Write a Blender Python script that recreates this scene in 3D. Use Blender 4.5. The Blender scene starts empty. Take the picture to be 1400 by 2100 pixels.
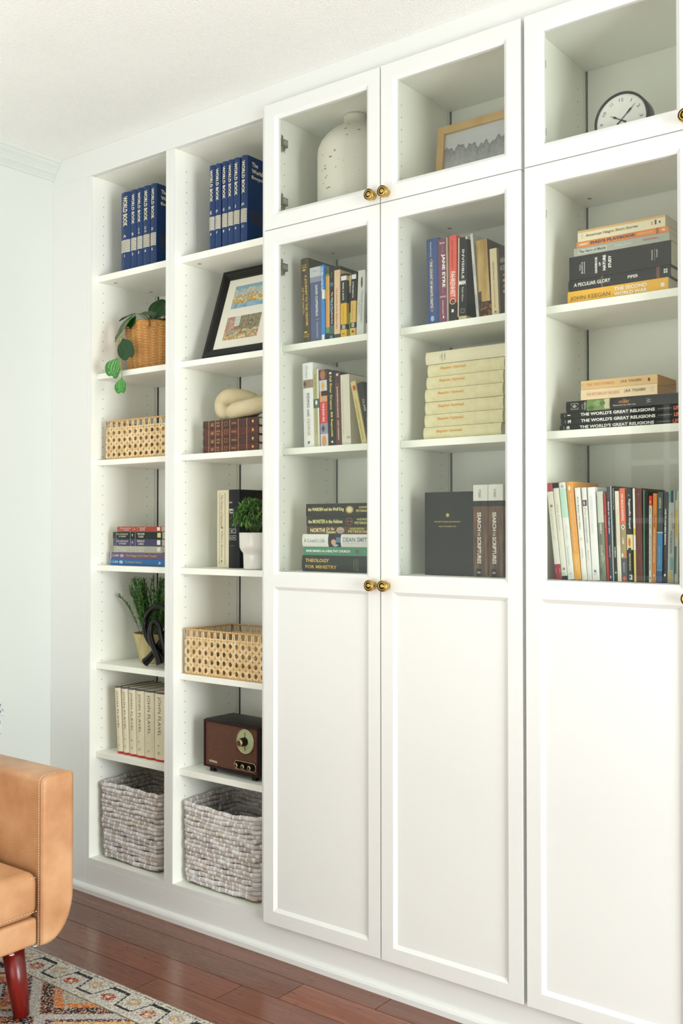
import bpy, bmesh, math, random
from mathutils import Vector, Matrix, Euler
R = math.radians
PI = math.pi
random.seed(7)
sc = bpy.context.scene
COL = sc.collection

# ------------------------------------------------------------------ camera
cam_d = bpy.data.cameras.new('camera')
cam = bpy.data.objects.new('camera', cam_d); COL.objects.link(cam)
cam.location = (1.8935, -2.1105, 1.0832)
cam.rotation_euler = (R(90 + 1.0069), 0, R(37.780))
cam_d.lens = 35.51; cam_d.sensor_width = 36; cam_d.clip_start = .05
sc.camera = cam
# ------------------------------------------------------------------ light, exposure
w = bpy.data.worlds.new('sky'); sc.world = w; w.use_nodes = True
bg = w.node_tree.nodes['Background']; bg.inputs[0].default_value = (.93, .97, 1, 1); bg.inputs[1].default_value = 1.0
sc.view_settings.view_transform = 'Standard'; sc.view_settings.look = 'None'
sc.view_settings.gamma = 1; sc.view_settings.use_curve_mapping = False
sc.view_settings.exposure = 0.14
def area(name, loc, rot, sx, sy, power, col):
    d = bpy.data.lights.new(name, 'AREA'); d.shape = 'RECTANGLE'; d.size = sx; d.size_y = sy
    d.energy = power; d.color = col
    o = bpy.data.objects.new(name, d); COL.objects.link(o); o.location = loc; o.rotation_euler = rot
    return o
area('window_light_right', (4.16, -1.35, .85), (0, R(90), 0), 2.0, 1.4, 134, (.93, .978, 1))
area('front_fill', (.9, -3.93, .5), (R(90), 0, 0), 2.0, 1.3, 17, (.94, .975, 1))  # fill added low behind the camera to brighten fronts and toe board
area('ceiling_fill', (.2, -2.3, .45), (R(180), 0, 0), 2.6, 1.8, 29, (.95, .985, .985))  # unseen upward fill added to brighten the ceiling
FZ = -.095            # floor height
CZ = 2.335            # ceiling height

# ------------------------------------------------------------------ materials
MATS = {}
def lin(c): return c / 12.92 if c <= .04045 else ((c + .055) / 1.055) ** 2.4
def rgb(h):
    if isinstance(h, str):
        h = h.lstrip('#'); return tuple(lin(int(h[i:i + 2], 16) / 255) for i in (0, 2, 4)) + (1,)
    return tuple(h) + (1,) if len(h) == 3 else tuple(h)
def mat(h, rough=.55, metal=0, spec=None):
    k = (h, rough, metal, spec)
    if k in MATS: return MATS[k]
    m = bpy.data.materials.new('paint_' + h.strip('#')); m.use_nodes = True
    b = m.node_tree.nodes['Principled BSDF']
    c = rgb(h); dk = max(c[:3]) < .045
    if dk: c = tuple(q * .5 for q in c[:3]) + (1,); b.inputs['Specular IOR Level'].default_value = .3
    b.inputs['Base Color'].default_value = c; b.inputs['Roughness'].default_value = rough
    b.inputs['Metallic'].default_value = metal
    if spec is not None: b.inputs['Specular IOR Level'].default_value = spec
    MATS[k] = m; return m
def nm(name):
    m = bpy.data.materials.new(name); m.use_nodes = True
    nt = m.node_tree; return m, nt, nt.nodes, nt.links, nt.nodes['Principled BSDF']
def noise_mat(name, c1, c2, scale=10, rough=.5, bump=0, stretch=(1, 1, 1), detail=4, lo=.35, hi=.65, bscale=None, metal=0):
    m, nt, N, L, b = nm(name)
    tc = N.new('ShaderNodeTexCoord'); mp = N.new('ShaderNodeMapping'); mp.inputs['Scale'].default_value = stretch
    L.new(tc.outputs['Object'], mp.inputs[0])
    n = N.new('ShaderNodeTexNoise'); n.inputs['Scale'].default_value = scale; n.inputs['Detail'].default_value = detail
    L.new(mp.outputs[0], n.inputs['Vector'])
    r = N.new('ShaderNodeValToRGB'); r.color_ramp.elements[0].position = lo; r.color_ramp.elements[1].position = hi
    r.color_ramp.elements[0].color = rgb(c1); r.color_ramp.elements[1].color = rgb(c2)
    L.new(n.outputs[0], r.inputs[0]); L.new(r.outputs[0], b.inputs['Base Color'])
    b.inputs['Roughness'].default_value = rough; b.inputs['Metallic'].default_value = metal
    if bump:
        n2 = N.new('ShaderNodeTexNoise'); n2.inputs['Scale'].default_value = bscale or scale * 6; n2.inputs['Detail'].default_value = 3
        L.new(mp.outputs[0], n2.inputs['Vector'])
        bm_ = N.new('ShaderNodeBump'); bm_.inputs['Strength'].default_value = bump; bm_.inputs['Distance'].default_value = .01
        L.new(n2.outputs[0], bm_.inputs['Height']); L.new(bm_.outputs[0], b.inputs['Normal'])
    return m
def attr_mat(name, rough=.6, bump=0, bscale=200):
    m, nt, N, L, b = nm(name)
    a = N.new('ShaderNodeAttribute'); a.attribute_name = 'Col'
    L.new(a.outputs['Color'], b.inputs['Base Color']); b.inputs['Roughness'].default_value = rough
    if bump:
        tc = N.new('ShaderNodeTexCoord'); n = N.new('ShaderNodeTexNoise'); n.inputs['Scale'].default_value = bscale
        L.new(tc.outputs['Object'], n.inputs['Vector']); bm_ = N.new('ShaderNodeBump'); bm_.inputs['Strength'].default_value = bump
        bm_.inputs['Distance'].default_value = .004
        L.new(n.outputs[0], bm_.inputs['Height']); L.new(bm_.outputs[0], b.inputs['Normal'])
    return m
def glass_mat(name, tint=(.98, .988, .972)):
    m = bpy.data.materials.new(name); m.use_nodes = True; nt = m.node_tree; N = nt.nodes; L = nt.links; N.clear()
    o = N.new('ShaderNodeOutputMaterial'); mx = N.new('ShaderNodeMixShader'); t = N.new('ShaderNodeBsdfTransparent')
    g = N.new('ShaderNodeBsdfGlossy'); f = N.new('ShaderNodeLayerWeight'); f.inputs['Blend'].default_value = .5
    p = N.new('ShaderNodeMath'); p.operation = 'POWER'; p.inputs[1].default_value = 5; L.new(f.outputs['Facing'], p.inputs[0])
    q = N.new('ShaderNodeMath'); q.operation = 'MULTIPLY_ADD'; q.inputs[1].default_value = .6; q.inputs[2].default_value = .033
    L.new(p.outputs[0], q.inputs[0])
    t.inputs[0].default_value = rgb(tint); g.inputs['Roughness'].default_value = .0
    L.new(q.outputs[0], mx.inputs[0]); L.new(t.outputs[0], mx.inputs[1]); L.new(g.outputs[0], mx.inputs[2]); L.new(mx.outputs[0], o.inputs[0])
    return m
WHITE = mat('#e8e9e5', .38); WHITE_IN = mat('#f6f7ec', .42); HOLE_SHADE = mat('#a8a294', .8); SLOT_SHADE = mat('#2a2722', .8)  # WHITE_IN lighter, greener than WHITE: side light and olive shade in the colour
WALLP = noise_mat('wall_paint', '#d3d7d1', '#d5d9d3', 3, .7)
GLASS = glass_mat('clear_glass')
BRASS = mat('#c9a862', .25, 1); BRASS_D = mat('#2a1e0d', .5, .6)
STEEL = mat('#c4c4be', .35, .7); STEEL_D = mat('#8d8a7c', .4, .6)
PAGE = noise_mat('page_edges', '#e2d9bf', '#efe8d4', 900, .85, stretch=(1, .02, .02), detail=1)
ATTR = attr_mat('painted_surface', .7)

# ------------------------------------------------------------------ mesh builder
class MB:
    def __init__(s): s.v = []; s.f = []; s.m = []; s.sm = []; s.c = []
    def quad(s, *p, m=0, smooth=False, c=None):
        i = len(s.v); s.v += [tuple(q) for q in p]; s.f.append(tuple(range(i, i + len(p)))); s.m.append(m); s.sm.append(smooth); s.c.append(c)
    def box(s, x0, x1, y0, y1, z0, z1, m=0, c=None, M=None):
        i = len(s.v)
        P = [(x0, y0, z0), (x1, y0, z0), (x1, y1, z0), (x0, y1, z0), (x0, y0, z1), (x1, y0, z1), (x1, y1, z1), (x0, y1, z1)]
        if M is not None: P = [tuple(M @ Vector(p)) for p in P]
        s.v += P
        for f in ((0, 3, 2, 1), (4, 5, 6, 7), (0, 1, 5, 4), (1, 2, 6, 5), (2, 3, 7, 6), (3, 0, 4, 7)):
            s.f.append(tuple(i + k for k in f)); s.m.append(m); s.sm.append(False); s.c.append(c)
        return s
    def ring_faces(s, i, rows, n, m=0, closed=True, smooth=True, cf=None):
        for r in range(rows - 1):
            for k in range(n if closed else n - 1):
                k2 = (k + 1) % n
                s.f.append((i + r * n + k, i + r * n + k2, i + (r + 1) * n + k2, i + (r + 1) * n + k)); s.m.append(m); s.sm.append(smooth)
                s.c.append(cf(r, k) if cf else None)
    def lathe(s, prof, cx=0, cy=0, cz=0, n=48, m=0, axis='z', mf=None, sy=1, cap=False):
        i = len(s.v)
        for r, h in prof:
            for k in range(n):
                a = 2 * PI * k / n; x, y = r * math.cos(a), r * math.sin(a) * sy
                s.v.append((cx + x, cy + y, cz + h) if axis == 'z' else (cx + x, cy + h, cz + y))
        for r in range(len(prof) - 1):
            for k in range(n):
                k2 = (k + 1) % n; q = (i + r * n + k, i + r * n + k2, i + (r + 1) * n + k2, i + (r + 1) * n + k)
                s.f.append(q if axis == 'z' else q[::-1]); s.m.append(mf(r) if mf else m); s.sm.append(True); s.c.append(None)
        if cap:
            s.f.append(tuple(i + (len(prof) - 1) * n + k for k in range(n))); s.m.append(m); s.sm.append(False); s.c.append(None)
            s.f.append(tuple(i + k for k in range(n))[::-1]); s.m.append(m); s.sm.append(False); s.c.append(None)
        return s
    def tube(s, pts, rad, n=10, m=0, closed=False, flat=1, c=None, cap=True, up=None, cf=None):
        pts = [Vector(p) for p in pts]; K = len(pts); i0 = len(s.v)
        prev = None
        for j, p in enumerate(pts):
            if closed: t = pts[(j + 1) % K] - pts[j - 1]
            else: t = pts[min(j + 1, K - 1)] - pts[max(j - 1, 0)]
            t.normalize()
            if up is not None: a = Vector(up)
            else: a = prev if prev is not None else (Vector((0, 0, 1)) if abs(t.z) < .9 else Vector((1, 0, 0)))
            a = a - t * a.dot(t)
            if a.length < 1e-6: a = t.orthogonal()
            a.normalize(); prev = a; b = t.cross(a)
            r = rad[j] if isinstance(rad, (list, tuple)) else rad
            for k in range(n):
                th = 2 * PI * k / n
                s.v.append(tuple(p + a * (r * math.cos(th)) + b * (r * flat * math.sin(th))))
        rows = K
        for r_ in range(K if closed else K - 1):
            r2 = (r_ + 1) % K
            for k in range(n):
                k2 = (k + 1) % n
                s.f.append((i0 + r_ * n + k, i0 + r_ * n + k2, i0 + r2 * n + k2, i0 + r2 * n + k)); s.m.append(m); s.sm.append(True)
                s.c.append(cf(r_, k) if cf else c)
        if cap and not closed:
            s.f.append(tuple(i0 + k for k in range(n))[::-1]); s.m.append(m); s.sm.append(False); s.c.append(c)
            s.f.append(tuple(i0 + (K - 1) * n + k for k in range(n))); s.m.append(m); s.sm.append(False); s.c.append(c)
        return s
    def prism(s, poly, axis, a0, a1, m=0, smooth=False, c=None):
        """poly: 2D points; axis: 'x','y','z' extrusion."""
        def P(u, v, a): return {'x': (a, u, v), 'y': (u, a, v), 'z': (u, v, a)}[axis]
        i = len(s.v); n = len(poly)
        s.v += [P(u, v, a0) for u, v in poly] + [P(u, v, a1) for u, v in poly]
        for k in range(n):
            k2 = (k + 1) % n
            s.f.append((i + k, i + k2, i + n + k2, i + n + k)); s.m.append(m); s.sm.append(smooth); s.c.append(c)
        s.f.append(tuple(i + k for k in range(n))[::-1]); s.m.append(m); s.sm.append(False); s.c.append(c)
        s.f.append(tuple(i + n + k for k in range(n))); s.m.append(m); s.sm.append(False); s.c.append(c)
        return s
    def build(s, name, mats, parent=None, bevel=0, loc=None, seg=2, recalc=True, sub=0):
        me = bpy.data.meshes.new(name); me.from_pydata(s.v, [], s.f)
        if not isinstance(mats, (list, tuple)): mats = [mats]
        for q in mats: me.materials.append(q)
        me.polygons.foreach_set('material_index', s.m); me.polygons.foreach_set('use_smooth', s.sm)
        if any(c is not None for c in s.c):
            a = me.attributes.new('Col', 'FLOAT_COLOR', 'FACE'); buf = []
            for c in s.c: buf += list(c if c is not None else (.8, .8, .8, 1))
            a.data.foreach_set('color', buf)
        if recalc and len(s.f) < 30000:
            bm = bmesh.new(); bm.from_mesh(me); bmesh.ops.recalc_face_normals(bm, faces=bm.faces); bm.to_mesh(me); bm.free()
        me.update()
        o = bpy.data.objects.new(name, me); COL.objects.link(o)
        if parent is not None: o.parent = parent
        if loc is not None: o.location = loc
        if bevel:
            b = o.modifiers.new('edge', 'BEVEL'); b.width = bevel; b.segments = seg; b.limit_method = 'ANGLE'; b.angle_limit = R(40)
            b.harden_normals = False
        if sub:
            q = o.modifiers.new('soft', 'SUBSURF'); q.levels = sub; q.render_levels = sub
        return o
def tag(o, label, cat, group=None, kind=None):
    if label: o['label'] = label
    if cat: o['category'] = cat
    if group: o['group'] = group
    if kind: o['kind'] = kind
    return o
def thing(name, label, cat, loc=(0, 0, 0), rot=(0, 0, 0), group=None):
    o = bpy.data.objects.new(name, None); COL.objects.link(o); o.empty_display_size = .03
    o.location = loc; o.rotation_euler = rot
    return tag(o, label, cat, group)
def struct(o): o['kind'] = 'structure'; return o
def rbox(x0, x1, y0, y1, z0, z1, r, seg=4):
    """rounded box as MB"""
    bm = bmesh.new(); bmesh.ops.create_cube(bm, size=1)
    for v in bm.verts: v.co = Vector(((x0 + x1) / 2 + v.co.x * (x1 - x0), (y0 + y1) / 2 + v.co.y * (y1 - y0), (z0 + z1) / 2 + v.co.z * (z1 - z0)))
    bmesh.ops.bevel(bm, geom=list(bm.edges), offset=r, segments=seg, profile=.5, affect='EDGES')
    s = MB(); s.v = [tuple(v.co) for v in bm.verts]
    for f in bm.faces: s.f.append(tuple(v.index for v in f.verts)); s.m.append(0); s.sm.append(seg > 2); s.c.append(None)
    bm.free(); return s
# ------------------------------------------------------------------ lettering
TXT = {}
def text_mesh(t, fat=0.0):
    k = (t, fat)
    if k in TXT: return TXT[k]
    c = bpy.data.curves.new('tmp', 'FONT'); c.body = t; c.size = 1; c.resolution_u = 2; c.offset = fat
    o = bpy.data.objects.new('tmp', c); me = o.to_mesh()
    V = [tuple(v.co) for v in me.vertices]; F = [tuple(p.vertices) for p in me.polygons]
    o.to_mesh_clear(); bpy.data.objects.remove(o); bpy.data.curves.remove(c)
    x0 = min(v[0] for v in V); x1 = max(v[0] for v in V); y0 = min(v[1] for v in V); y1 = max(v[1] for v in V)
    V = [((v[0] - x0) / (x1 - x0), (v[1] - y0) / (y1 - y0)) for v in V]
    TXT[k] = (V, F); return TXT[k]
def put_text(s, t, mode, x0, x1, z0, z1, fy, m=0, fat=.012):
    """write t into the rectangle x0..x1, z0..z1 on the surface y = fy(x)"""
    V, F = text_mesh(t, fat); i = len(s.v)
    if mode == 'h' and t in ('1', 'I', 'II', 'III'):
        hw = min(x1 - x0, (z1 - z0) * (.28 if len(t) == 1 else .45 * len(t) - .2)) / 2; mid = (x0 + x1) / 2; x0, x1 = mid - hw, mid + hw
    for a, b in V:
        if mode == 'd': x, z = x0 + b * (x1 - x0), z1 - a * (z1 - z0)
        elif mode == 'u': x, z = x1 - b * (x1 - x0), z0 + a * (z1 - z0)
        else: x, z = x0 + a * (x1 - x0), z0 + b * (z1 - z0)
        s.v.append((x, fy(x) - .0011, z))
    for f in F: s.f.append(tuple(i + k for k in f)); s.m.append(m); s.sm.append(False); s.c.append(None)
# ------------------------------------------------------------------ book
BOOKN = 0
def book(label, x, y, z, wd, h, cover, texts=(), bands=(), depth=.17, lean=0, flat=False, hard=False, group=None,
         pages=None, rough=.45, rz=0, name='book', bulge=None, side=True):
    """local frame: spine faces -Y, thickness +X, height +Z. flat=True lays it down, spine still to the front."""
    if isinstance(cover, str): cover = mat(cover, rough)
    pages = pages or PAGE
    t, ov = (.0022, .003) if hard else (.0006, .0004)
    if bulge is None: bulge = .0035 if hard else .0006
    if flat: o = thing(name, label, 'book', (x + h, y, z), (0, R(-90), 0), group); 
    else: o = thing(name, label, 'book', (x, y, z + max(0, wd * math.sin(R(lean)))), (0, R(lean), R(rz)), group)
    fy = lambda q: bulge * (2 * q / wd - 1) ** 2
    K = 8
    outer = [(0, depth)] + [(wd * k / K, fy(wd * k / K)) for k in range(K + 1)] + [(wd, depth)]
    iw = wd - 2 * t
    inner = [(wd - t, depth)] + [(t + iw * k / K, fy(wd * k / K) + t * 1.6) for k in range(K, -1, -1)] + [(t, depth)]
    s = MB(); i = len(s.v); ring = outer + inner; n = len(ring)
    s.v += [(a, b, 0) for a, b in ring] + [(a, b, h) for a, b in ring]
    for k in range(n):
        k2 = (k + 1) % n; s.f.append((k, k2, n + k2, n + k)); s.m.append(0); s.sm.append(False); s.c.append(None)
    no = len(outer)
    for k in range(no - 1):
        a, b, c, d = k, k + 1, n - 2 - k, n - 1 - k
        for off in (0, n): s.f.append((off + a, off + b, off + c, off + d)); s.m.append(0); s.sm.append(False); s.c.append(None)
    s.build('cover', cover, o)
    p = MB().box(t * 1.05, wd - t * 1.05, bulge + t * 1.7, depth - ov, ov, h - ov)
    p.build('pages', pages, o)
    def clusters(items, iz):
        it = sorted(items, key=lambda e: e[iz]); out = []; end = None
        for e in it:
            if out and h * (e[iz] - end) < .017: out[-1].append(e); end = max(end, e[iz + 1])
            else: out.append([e]); end = e[iz + 1]
        return out
    order = {id(e): k for k, e in enumerate(bands)}
    for grp in clusters(bands, 2):
        b = MB(); bm = []
        for e in sorted(grp, key=lambda e: order[id(e)]):
            x0, x1, z0, z1, c = e[:5]; shp = e[5] if len(e) > 5 else 'r'; lay = .00025 + .00003 * order[id(e)]
            cm = mat(c, rough) if isinstance(c, str) else c
            if cm not in bm: bm.append(cm)
            mi = bm.index(cm); X0, X1, Z1, Z0 = x0 * wd, x1 * wd, h * (1 - z0), h * (1 - z1)
            if shp == 'r':
                for k in range(6):
                    xa, xb = X0 + (X1 - X0) * k / 6, X0 + (X1 - X0) * (k + 1) / 6
                    b.quad((xa, fy(xa) - lay, Z0), (xb, fy(xb) - lay, Z0), (xb, fy(xb) - lay, Z1), (xa, fy(xa) - lay, Z1), m=mi)
                if x0 <= 0 and side: b.quad((-lay, fy(0), Z0), (-lay, fy(0), Z1), (-lay, depth, Z1), (-lay, depth, Z0), m=mi)
                if x1 >= 1 and side: b.quad((wd + lay, fy(wd), Z0), (wd + lay, depth, Z0), (wd + lay, depth, Z1), (wd + lay, fy(wd), Z1), m=mi)
            elif shp in 'od':
                kk = 24 if shp == 'o' else 4
                P = [((X0 + X1) / 2 + (X1 - X0) / 2 * math.cos(2 * PI * q / kk), (Z0 + Z1) / 2 + (Z1 - Z0) / 2 * math.sin(2 * PI * q / kk)) for q in range(kk)]
                yy = min(fy(q[0]) for q in P) - .00015 - lay
                b.quad(*[(q[0], yy, q[1]) for q in P], m=mi)
            elif shp == 'f':   # outline
                tt = min(abs(X1 - X0), abs(Z1 - Z0)) * .07
                for (xa, xb, za, zb) in ((X0, X1, Z0, Z0 + tt), (X0, X1, Z1 - tt, Z1), (X0, X0 + tt, Z0, Z1), (X1 - tt, X1, Z0, Z1)):
                    yy = min(fy(xa), fy(xb)) - .0001 - lay
                    b.quad((xa, yy, za), (xb, yy, za), (xb, yy, zb), (xa, yy, zb), m=mi)
        b.build('printed_band', bm, o, recalc=False)
    for grp in clusters(texts, 4):
        b = MB(); bm = []
        for e in grp:
            md, st, x0, x1, z0, z1, c = e[:7]; fat = e[7] if len(e) > 7 else .012
            cm = mat(c, .5) if isinstance(c, str) else c
            if cm not in bm: bm.append(cm)
            put_text(b, st, md, x0 * wd, x1 * wd, h * (1 - z1), h * (1 - z0), fy, bm.index(cm), fat)
        b.build('lettering', bm, o, recalc=False)
    return o

# ================================================================== STRUCTURE
# floor: individual planks with slight gaps over a dark base
m, nt, N, L, b = nm('bamboo_floor')
a = N.new('ShaderNodeAttribute'); a.attribute_name = 'Col'
tc = N.new('ShaderNodeTexCoord'); mp = N.new('ShaderNodeMapping'); mp.inputs['Scale'].default_value = (3, 60, 1)
L.new(tc.outputs['Object'], mp.inputs[0])
n1 = N.new('ShaderNodeTexNoise'); n1.inputs['Scale'].default_value = 2.2; n1.inputs['Detail'].default_value = 7; n1.inputs['Roughness'].default_value = .7
L.new(mp.outputs[0], n1.inputs['Vector'])
rp = N.new('ShaderNodeValToRGB'); rp.color_ramp.elements[0].position = .33; rp.color_ramp.elements[1].position = .66
rp.color_ramp.elements[0].color = (.72, .68, .66, 1); rp.color_ramp.elements[1].color = (1.2, 1.18, 1.15, 1)
L.new(n1.outputs[0], rp.inputs[0])
mp2 = N.new('ShaderNodeMapping'); mp2.inputs['Scale'].default_value = (14, 70, 1); L.new(tc.outputs['Object'], mp2.inputs[0])
n2 = N.new('ShaderNodeTexNoise'); n2.inputs['Scale'].default_value = 1.6; n2.inputs['Detail'].default_value = 2; L.new(mp2.outputs[0], n2.inputs['Vector'])
rp2 = N.new('ShaderNodeValToRGB'); rp2.color_ramp.elements[0].position = .27; rp2.color_ramp.elements[1].position = .36
rp2.color_ramp.elements[0].color = (.45, .42, .42, 1); rp2.color_ramp.elements[1].color = (1, 1, 1, 1); L.new(n2.outputs[0], rp2.inputs[0])
mx = N.new('ShaderNodeMix'); mx.data_type = 'RGBA'; mx.blend_type = 'MULTIPLY'; mx.inputs[0].default_value = 1
L.new(a.outputs['Color'], mx.inputs[6]); L.new(rp.outputs[0], mx.inputs[7])
mx2 = N.new('ShaderNodeMix'); mx2.data_type = 'RGBA'; mx2.blend_type = 'MULTIPLY'; mx2.inputs[0].default_value = 1
L.new(mx.outputs[2], mx2.inputs[6]); L.new(rp2.outputs[0], mx2.inputs[7])
L.new(mx2.outputs[2], b.inputs['Base Color']); b.inputs['Roughness'].default_value = .24; b.inputs['Coat Weight'].default_value = .25
b.inputs['Coat Roughness'].default_value = .15
FLOORM = m
fl = MB(); PW = .1030; y = -.083 + PW
ends = {1: [.425], 2: [.198, 1.15], 3: [.077, .95], 4: [-.127, .72], 0: [.9]}
row = 0
yy = .02
rows = [(-.083, .02)] + [(-.083 - PW * (k + 1), -.083 - PW * k) for k in range(39)]
fl.box(-1.1, 4.4, -4.1, .32, FZ - .03, FZ - .004, c=(.02, .01, .008, 1))
pr = {0: .425, 1: .198, 2: .077, 3: -.127}
for k, (ya, yb) in enumerate(rows):
    off = pr.get(k, random.uniform(-.9, .3)); Lp = 1.83
    xs = sorted([off + Lp * q for q in (-2, -1, 0, 1, 2, 3)]); xs = [-1.1] + [q for q in xs if -1.09 < q < 4.39] + [4.4]
    for xa, xb in zip(xs[:-1], xs[1:]):
        g = random.uniform(.85, 1.15); wm = random.uniform(-.01, .02)
        if k == 1 and xa > 0: g = 1.22
        fl.box(xa + .0010, xb - .0010, ya + .0011, yb - .0011, FZ - .006, FZ, c=(.185 * g + wm, .062 * g, .030 * g, 1))
struct(fl.build('floor', FLOORM, recalc=False))
# ceiling
CEIL = noise_mat('stippled_ceiling', '#f2f3ee', '#f5f6f1', 4, .85, bump=.40, bscale=230)
struct(MB().box(-1.1, 4.4, -4.1, .36, CZ, CZ + .05).build('ceiling', CEIL))
# walls
struct(MB().box(-1.05, -.99, -4.06, .30, FZ, CZ).build('wall_left', WALLP))
struct(MB().box(-1.05, 4.26, .305, .36, FZ, CZ).build('wall_back', WALLP))
def wall_with_hole(name, axis, at, th, a0, a1, h0, h1, z0, z1):
    s = MB()
    for (p, q, r_, t_) in ((a0, h0, FZ, CZ), (h1, a1, FZ, CZ), (h0, h1, FZ, z0), (h0, h1, z1, CZ)):
        if q - p < .001 or t_ - r_ < .001: continue
        if axis == 'x': s.box(at, at + th, p, q, r_, t_)
        else: s.box(p, q, at, at + th, r_, t_)
    return struct(s.build(name, WALLP))
wall_with_hole('wall_right', 'x', 4.2, .06, -4.06, .30, -2.2, -.4, -.05, 2.05)
# front wall: hole for the window and the glazed door
s = MB()
for (p, q, r_, t_) in ((-.99, -.66, FZ, CZ), (-.66, .26, 1.97, CZ), (.26, .5, FZ, CZ), (.5, 2.3, FZ, .35), (.5, 2.3, 2.15, CZ), (2.3, 4.2, FZ, CZ)):
    s.box(p, q, -4.06, -4.0, r_, t_)
struct(s.build('wall_front', WALLP))
def window(name, axis, at, a0, a1, z0, z1, nx, nz):
    def B(s, p, q, za, zb, d0, d1):
        if axis == 'x': s.box(at + d0, at + d1, p, q, za, zb)
        else: s.box(p, q, at + d0, at + d1, za, zb)
    s = MB(); w_ = .05
    B(s, a0, a0 + w_, z0, z1, 0, .05); B(s, a1 - w_, a1, z0, z1, 0, .05); B(s, a0 + w_, a1 - w_, z0, z0 + w_, 0, .05); B(s, a0 + w_, a1 - w_, z1 - w_, z1, 0, .05)
    for k in range(1, nx): p = a0 + (a1 - a0) * k / nx; B(s, p - .012, p + .012, z0 + w_, z1 - w_, .01, .04)
    for k in range(1, nz): p = z0 + (z1 - z0) * k / nz; B(s, a0 + w_, a1 - w_, p - .012, p + .012, .012, .038)
    o = struct(s.build(name, WHITE)); g = MB(); B(g, a0 + w_, a1 - w_, z0 + w_, z1 - w_, .023, .027); g.build('glass_pane', GLASS, o); return o
window('window_1', 'x', 4.205, -2.2, -.4, -.05, 2.05, 3, 2)
window('window_2', 'y', -4.055, .5, 2.3, .35, 2.15, 3, 2)
# glazed interior door seen only as a reflection in the cabinet glass
s = MB(); dx0, dx1, dz0, dz1 = -.655, .255, FZ + .005, 1.965
st = .105; cols = 3; gw = (dx1 - dx0 - 2 * st - 2 * .034) / 3
s.box(dx0, dx0 + st, -4.05, -4.01, dz0, dz1); s.box(dx1 - st, dx1, -4.05, -4.01, dz0, dz1)
s.box(dx0 + st, dx1 - st, -4.05, -4.01, dz0, dz0 + .22); s.box(dx0 + st, dx1 - st, -4.05, -4.01, dz1 - .11, dz1)
for k in (1, 2): p = dx0 + st + gw * k + .034 * (k - 1); s.box(p, p + .034, -4.046, -4.014, dz0 + .22, dz1 - .11)
for zz in (.42, .78, 1.14, 1.50): s.box(dx0 + st, dx1 - st, -4.045, -4.015, zz - .017, zz + .017)
d1 = struct(s.build('door_1', WHITE, bevel=.002))
MB().box(dx0 + st, dx1 - st, -4.032, -4.028, dz0 + .22, dz1 - .11).build('glass_pane', mat('#565b50', .08), d1)  # opaque dark pane: the dim hall beyond is painted into its colour
# face frame, toe board, blank panel to the right of the cabinets
s = MB()
s.box(-.99, -.8025, 0, .018, FZ, 2.2505); s.box(-.99, 4.2, 0, .018, 2.2505, CZ); s.box(-.8025, 4.2, 0, .018, FZ, -.003)
s.box(1.2065, 4.2, 0, .018, -.003, 2.2505)
struct(s.build('trim_1', WHITE, bevel=.0008))
# shoe moulding
pts = [(0, FZ), (-.012, FZ), (-.0125, FZ + .014), (-.010, FZ + .020), (-.006, FZ + .024), (0, FZ + .026)]
struct(MB().prism(pts, 'x', -.99, 4.2).build('baseboard_back', WHITE))
# crown moulding on the left wall
cr = [(-.99, 2.272), (-.986, 2.274), (-.985, 2.281), (-.976, 2.291), (-.972, 2.293), (-.970, 2.299), (-.962, 2.309), (-.952, 2.318), (-.949, 2.324), (-.945, 2.326), (-.942, CZ), (-.99, CZ)]
struct(MB().prism(cr, 'y', -4.0, -.0005).build('trim_2', mat('#ced4cc', .5)))
# ================================================================== BOOKCASES
XB = [-.802, -.4065, -.0055, .3975, .8015, 1.2055]
def frame_ring(s, X0, X1, Z0, Z1, x0, x1, z0, z1, bv=.009, yf=-.020, yb=-.0015, yd=-.0135):
    O = [(X0, Z0), (X1, Z0), (X1, Z1), (X0, Z1)]; F = [(x0, z0), (x1, z0), (x1, z1), (x0, z1)]
    I = [(x0 + bv, z0 + bv), (x1 - bv, z0 + bv), (x1 - bv, z1 - bv), (x0 + bv, z1 - bv)]
    for k in range(4):
        k2 = (k + 1) % 4
        s.quad((O[k][0], yf, O[k][1]), (O[k2][0], yf, O[k2][1]), (F[k2][0], yf, F[k2][1]), (F[k][0], yf, F[k][1]))
        s.quad((F[k][0], yf, F[k][1]), (F[k2][0], yf, F[k2][1]), (I[k2][0], yd, I[k2][1]), (I[k][0], yd, I[k][1]))
        s.quad((I[k][0], yd, I[k][1]), (I[k2][0], yd, I[k2][1]), (I[k2][0], yb, I[k2][1]), (I[k][0], yb, I[k][1]))
        s.quad((O[k][0], yb, O[k][1]), (O[k2][0], yb, O[k2][1]), (I[k2][0], yb, I[k2][1]), (I[k][0], yb, I[k][1]))
        s.quad((O[k][0], yf, O[k][1]), (O[k2][0], yf, O[k2][1]), (O[k2][0], yb, O[k2][1]), (O[k][0], yb, O[k][1]))
    return I
def knob(x, z, par):
    prof = [(.0001, -.0275), (.004, -.027), (.0062, -.025), (.0068, -.0235), (.0078, -.0235), (.0084, -.026), (.0105, -.0265), (.0112, -.025), (.0122, -.025), (.0130, -.0262), (.0142, -.0245), (.0148, -.021), (.0148, -.016), (.0135, -.0125), (.0105, -.0105), (.0095, -.006), (.0095, 0)]
    s = MB().lathe(prof, 0, 0, 0, 40, axis='y', mf=lambda r: 1 if r in (2, 3, 4, 7, 8) else 0)
    return s.build('knob', [BRASS, BRASS_D], par, loc=(x, -.0201, z))
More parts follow.
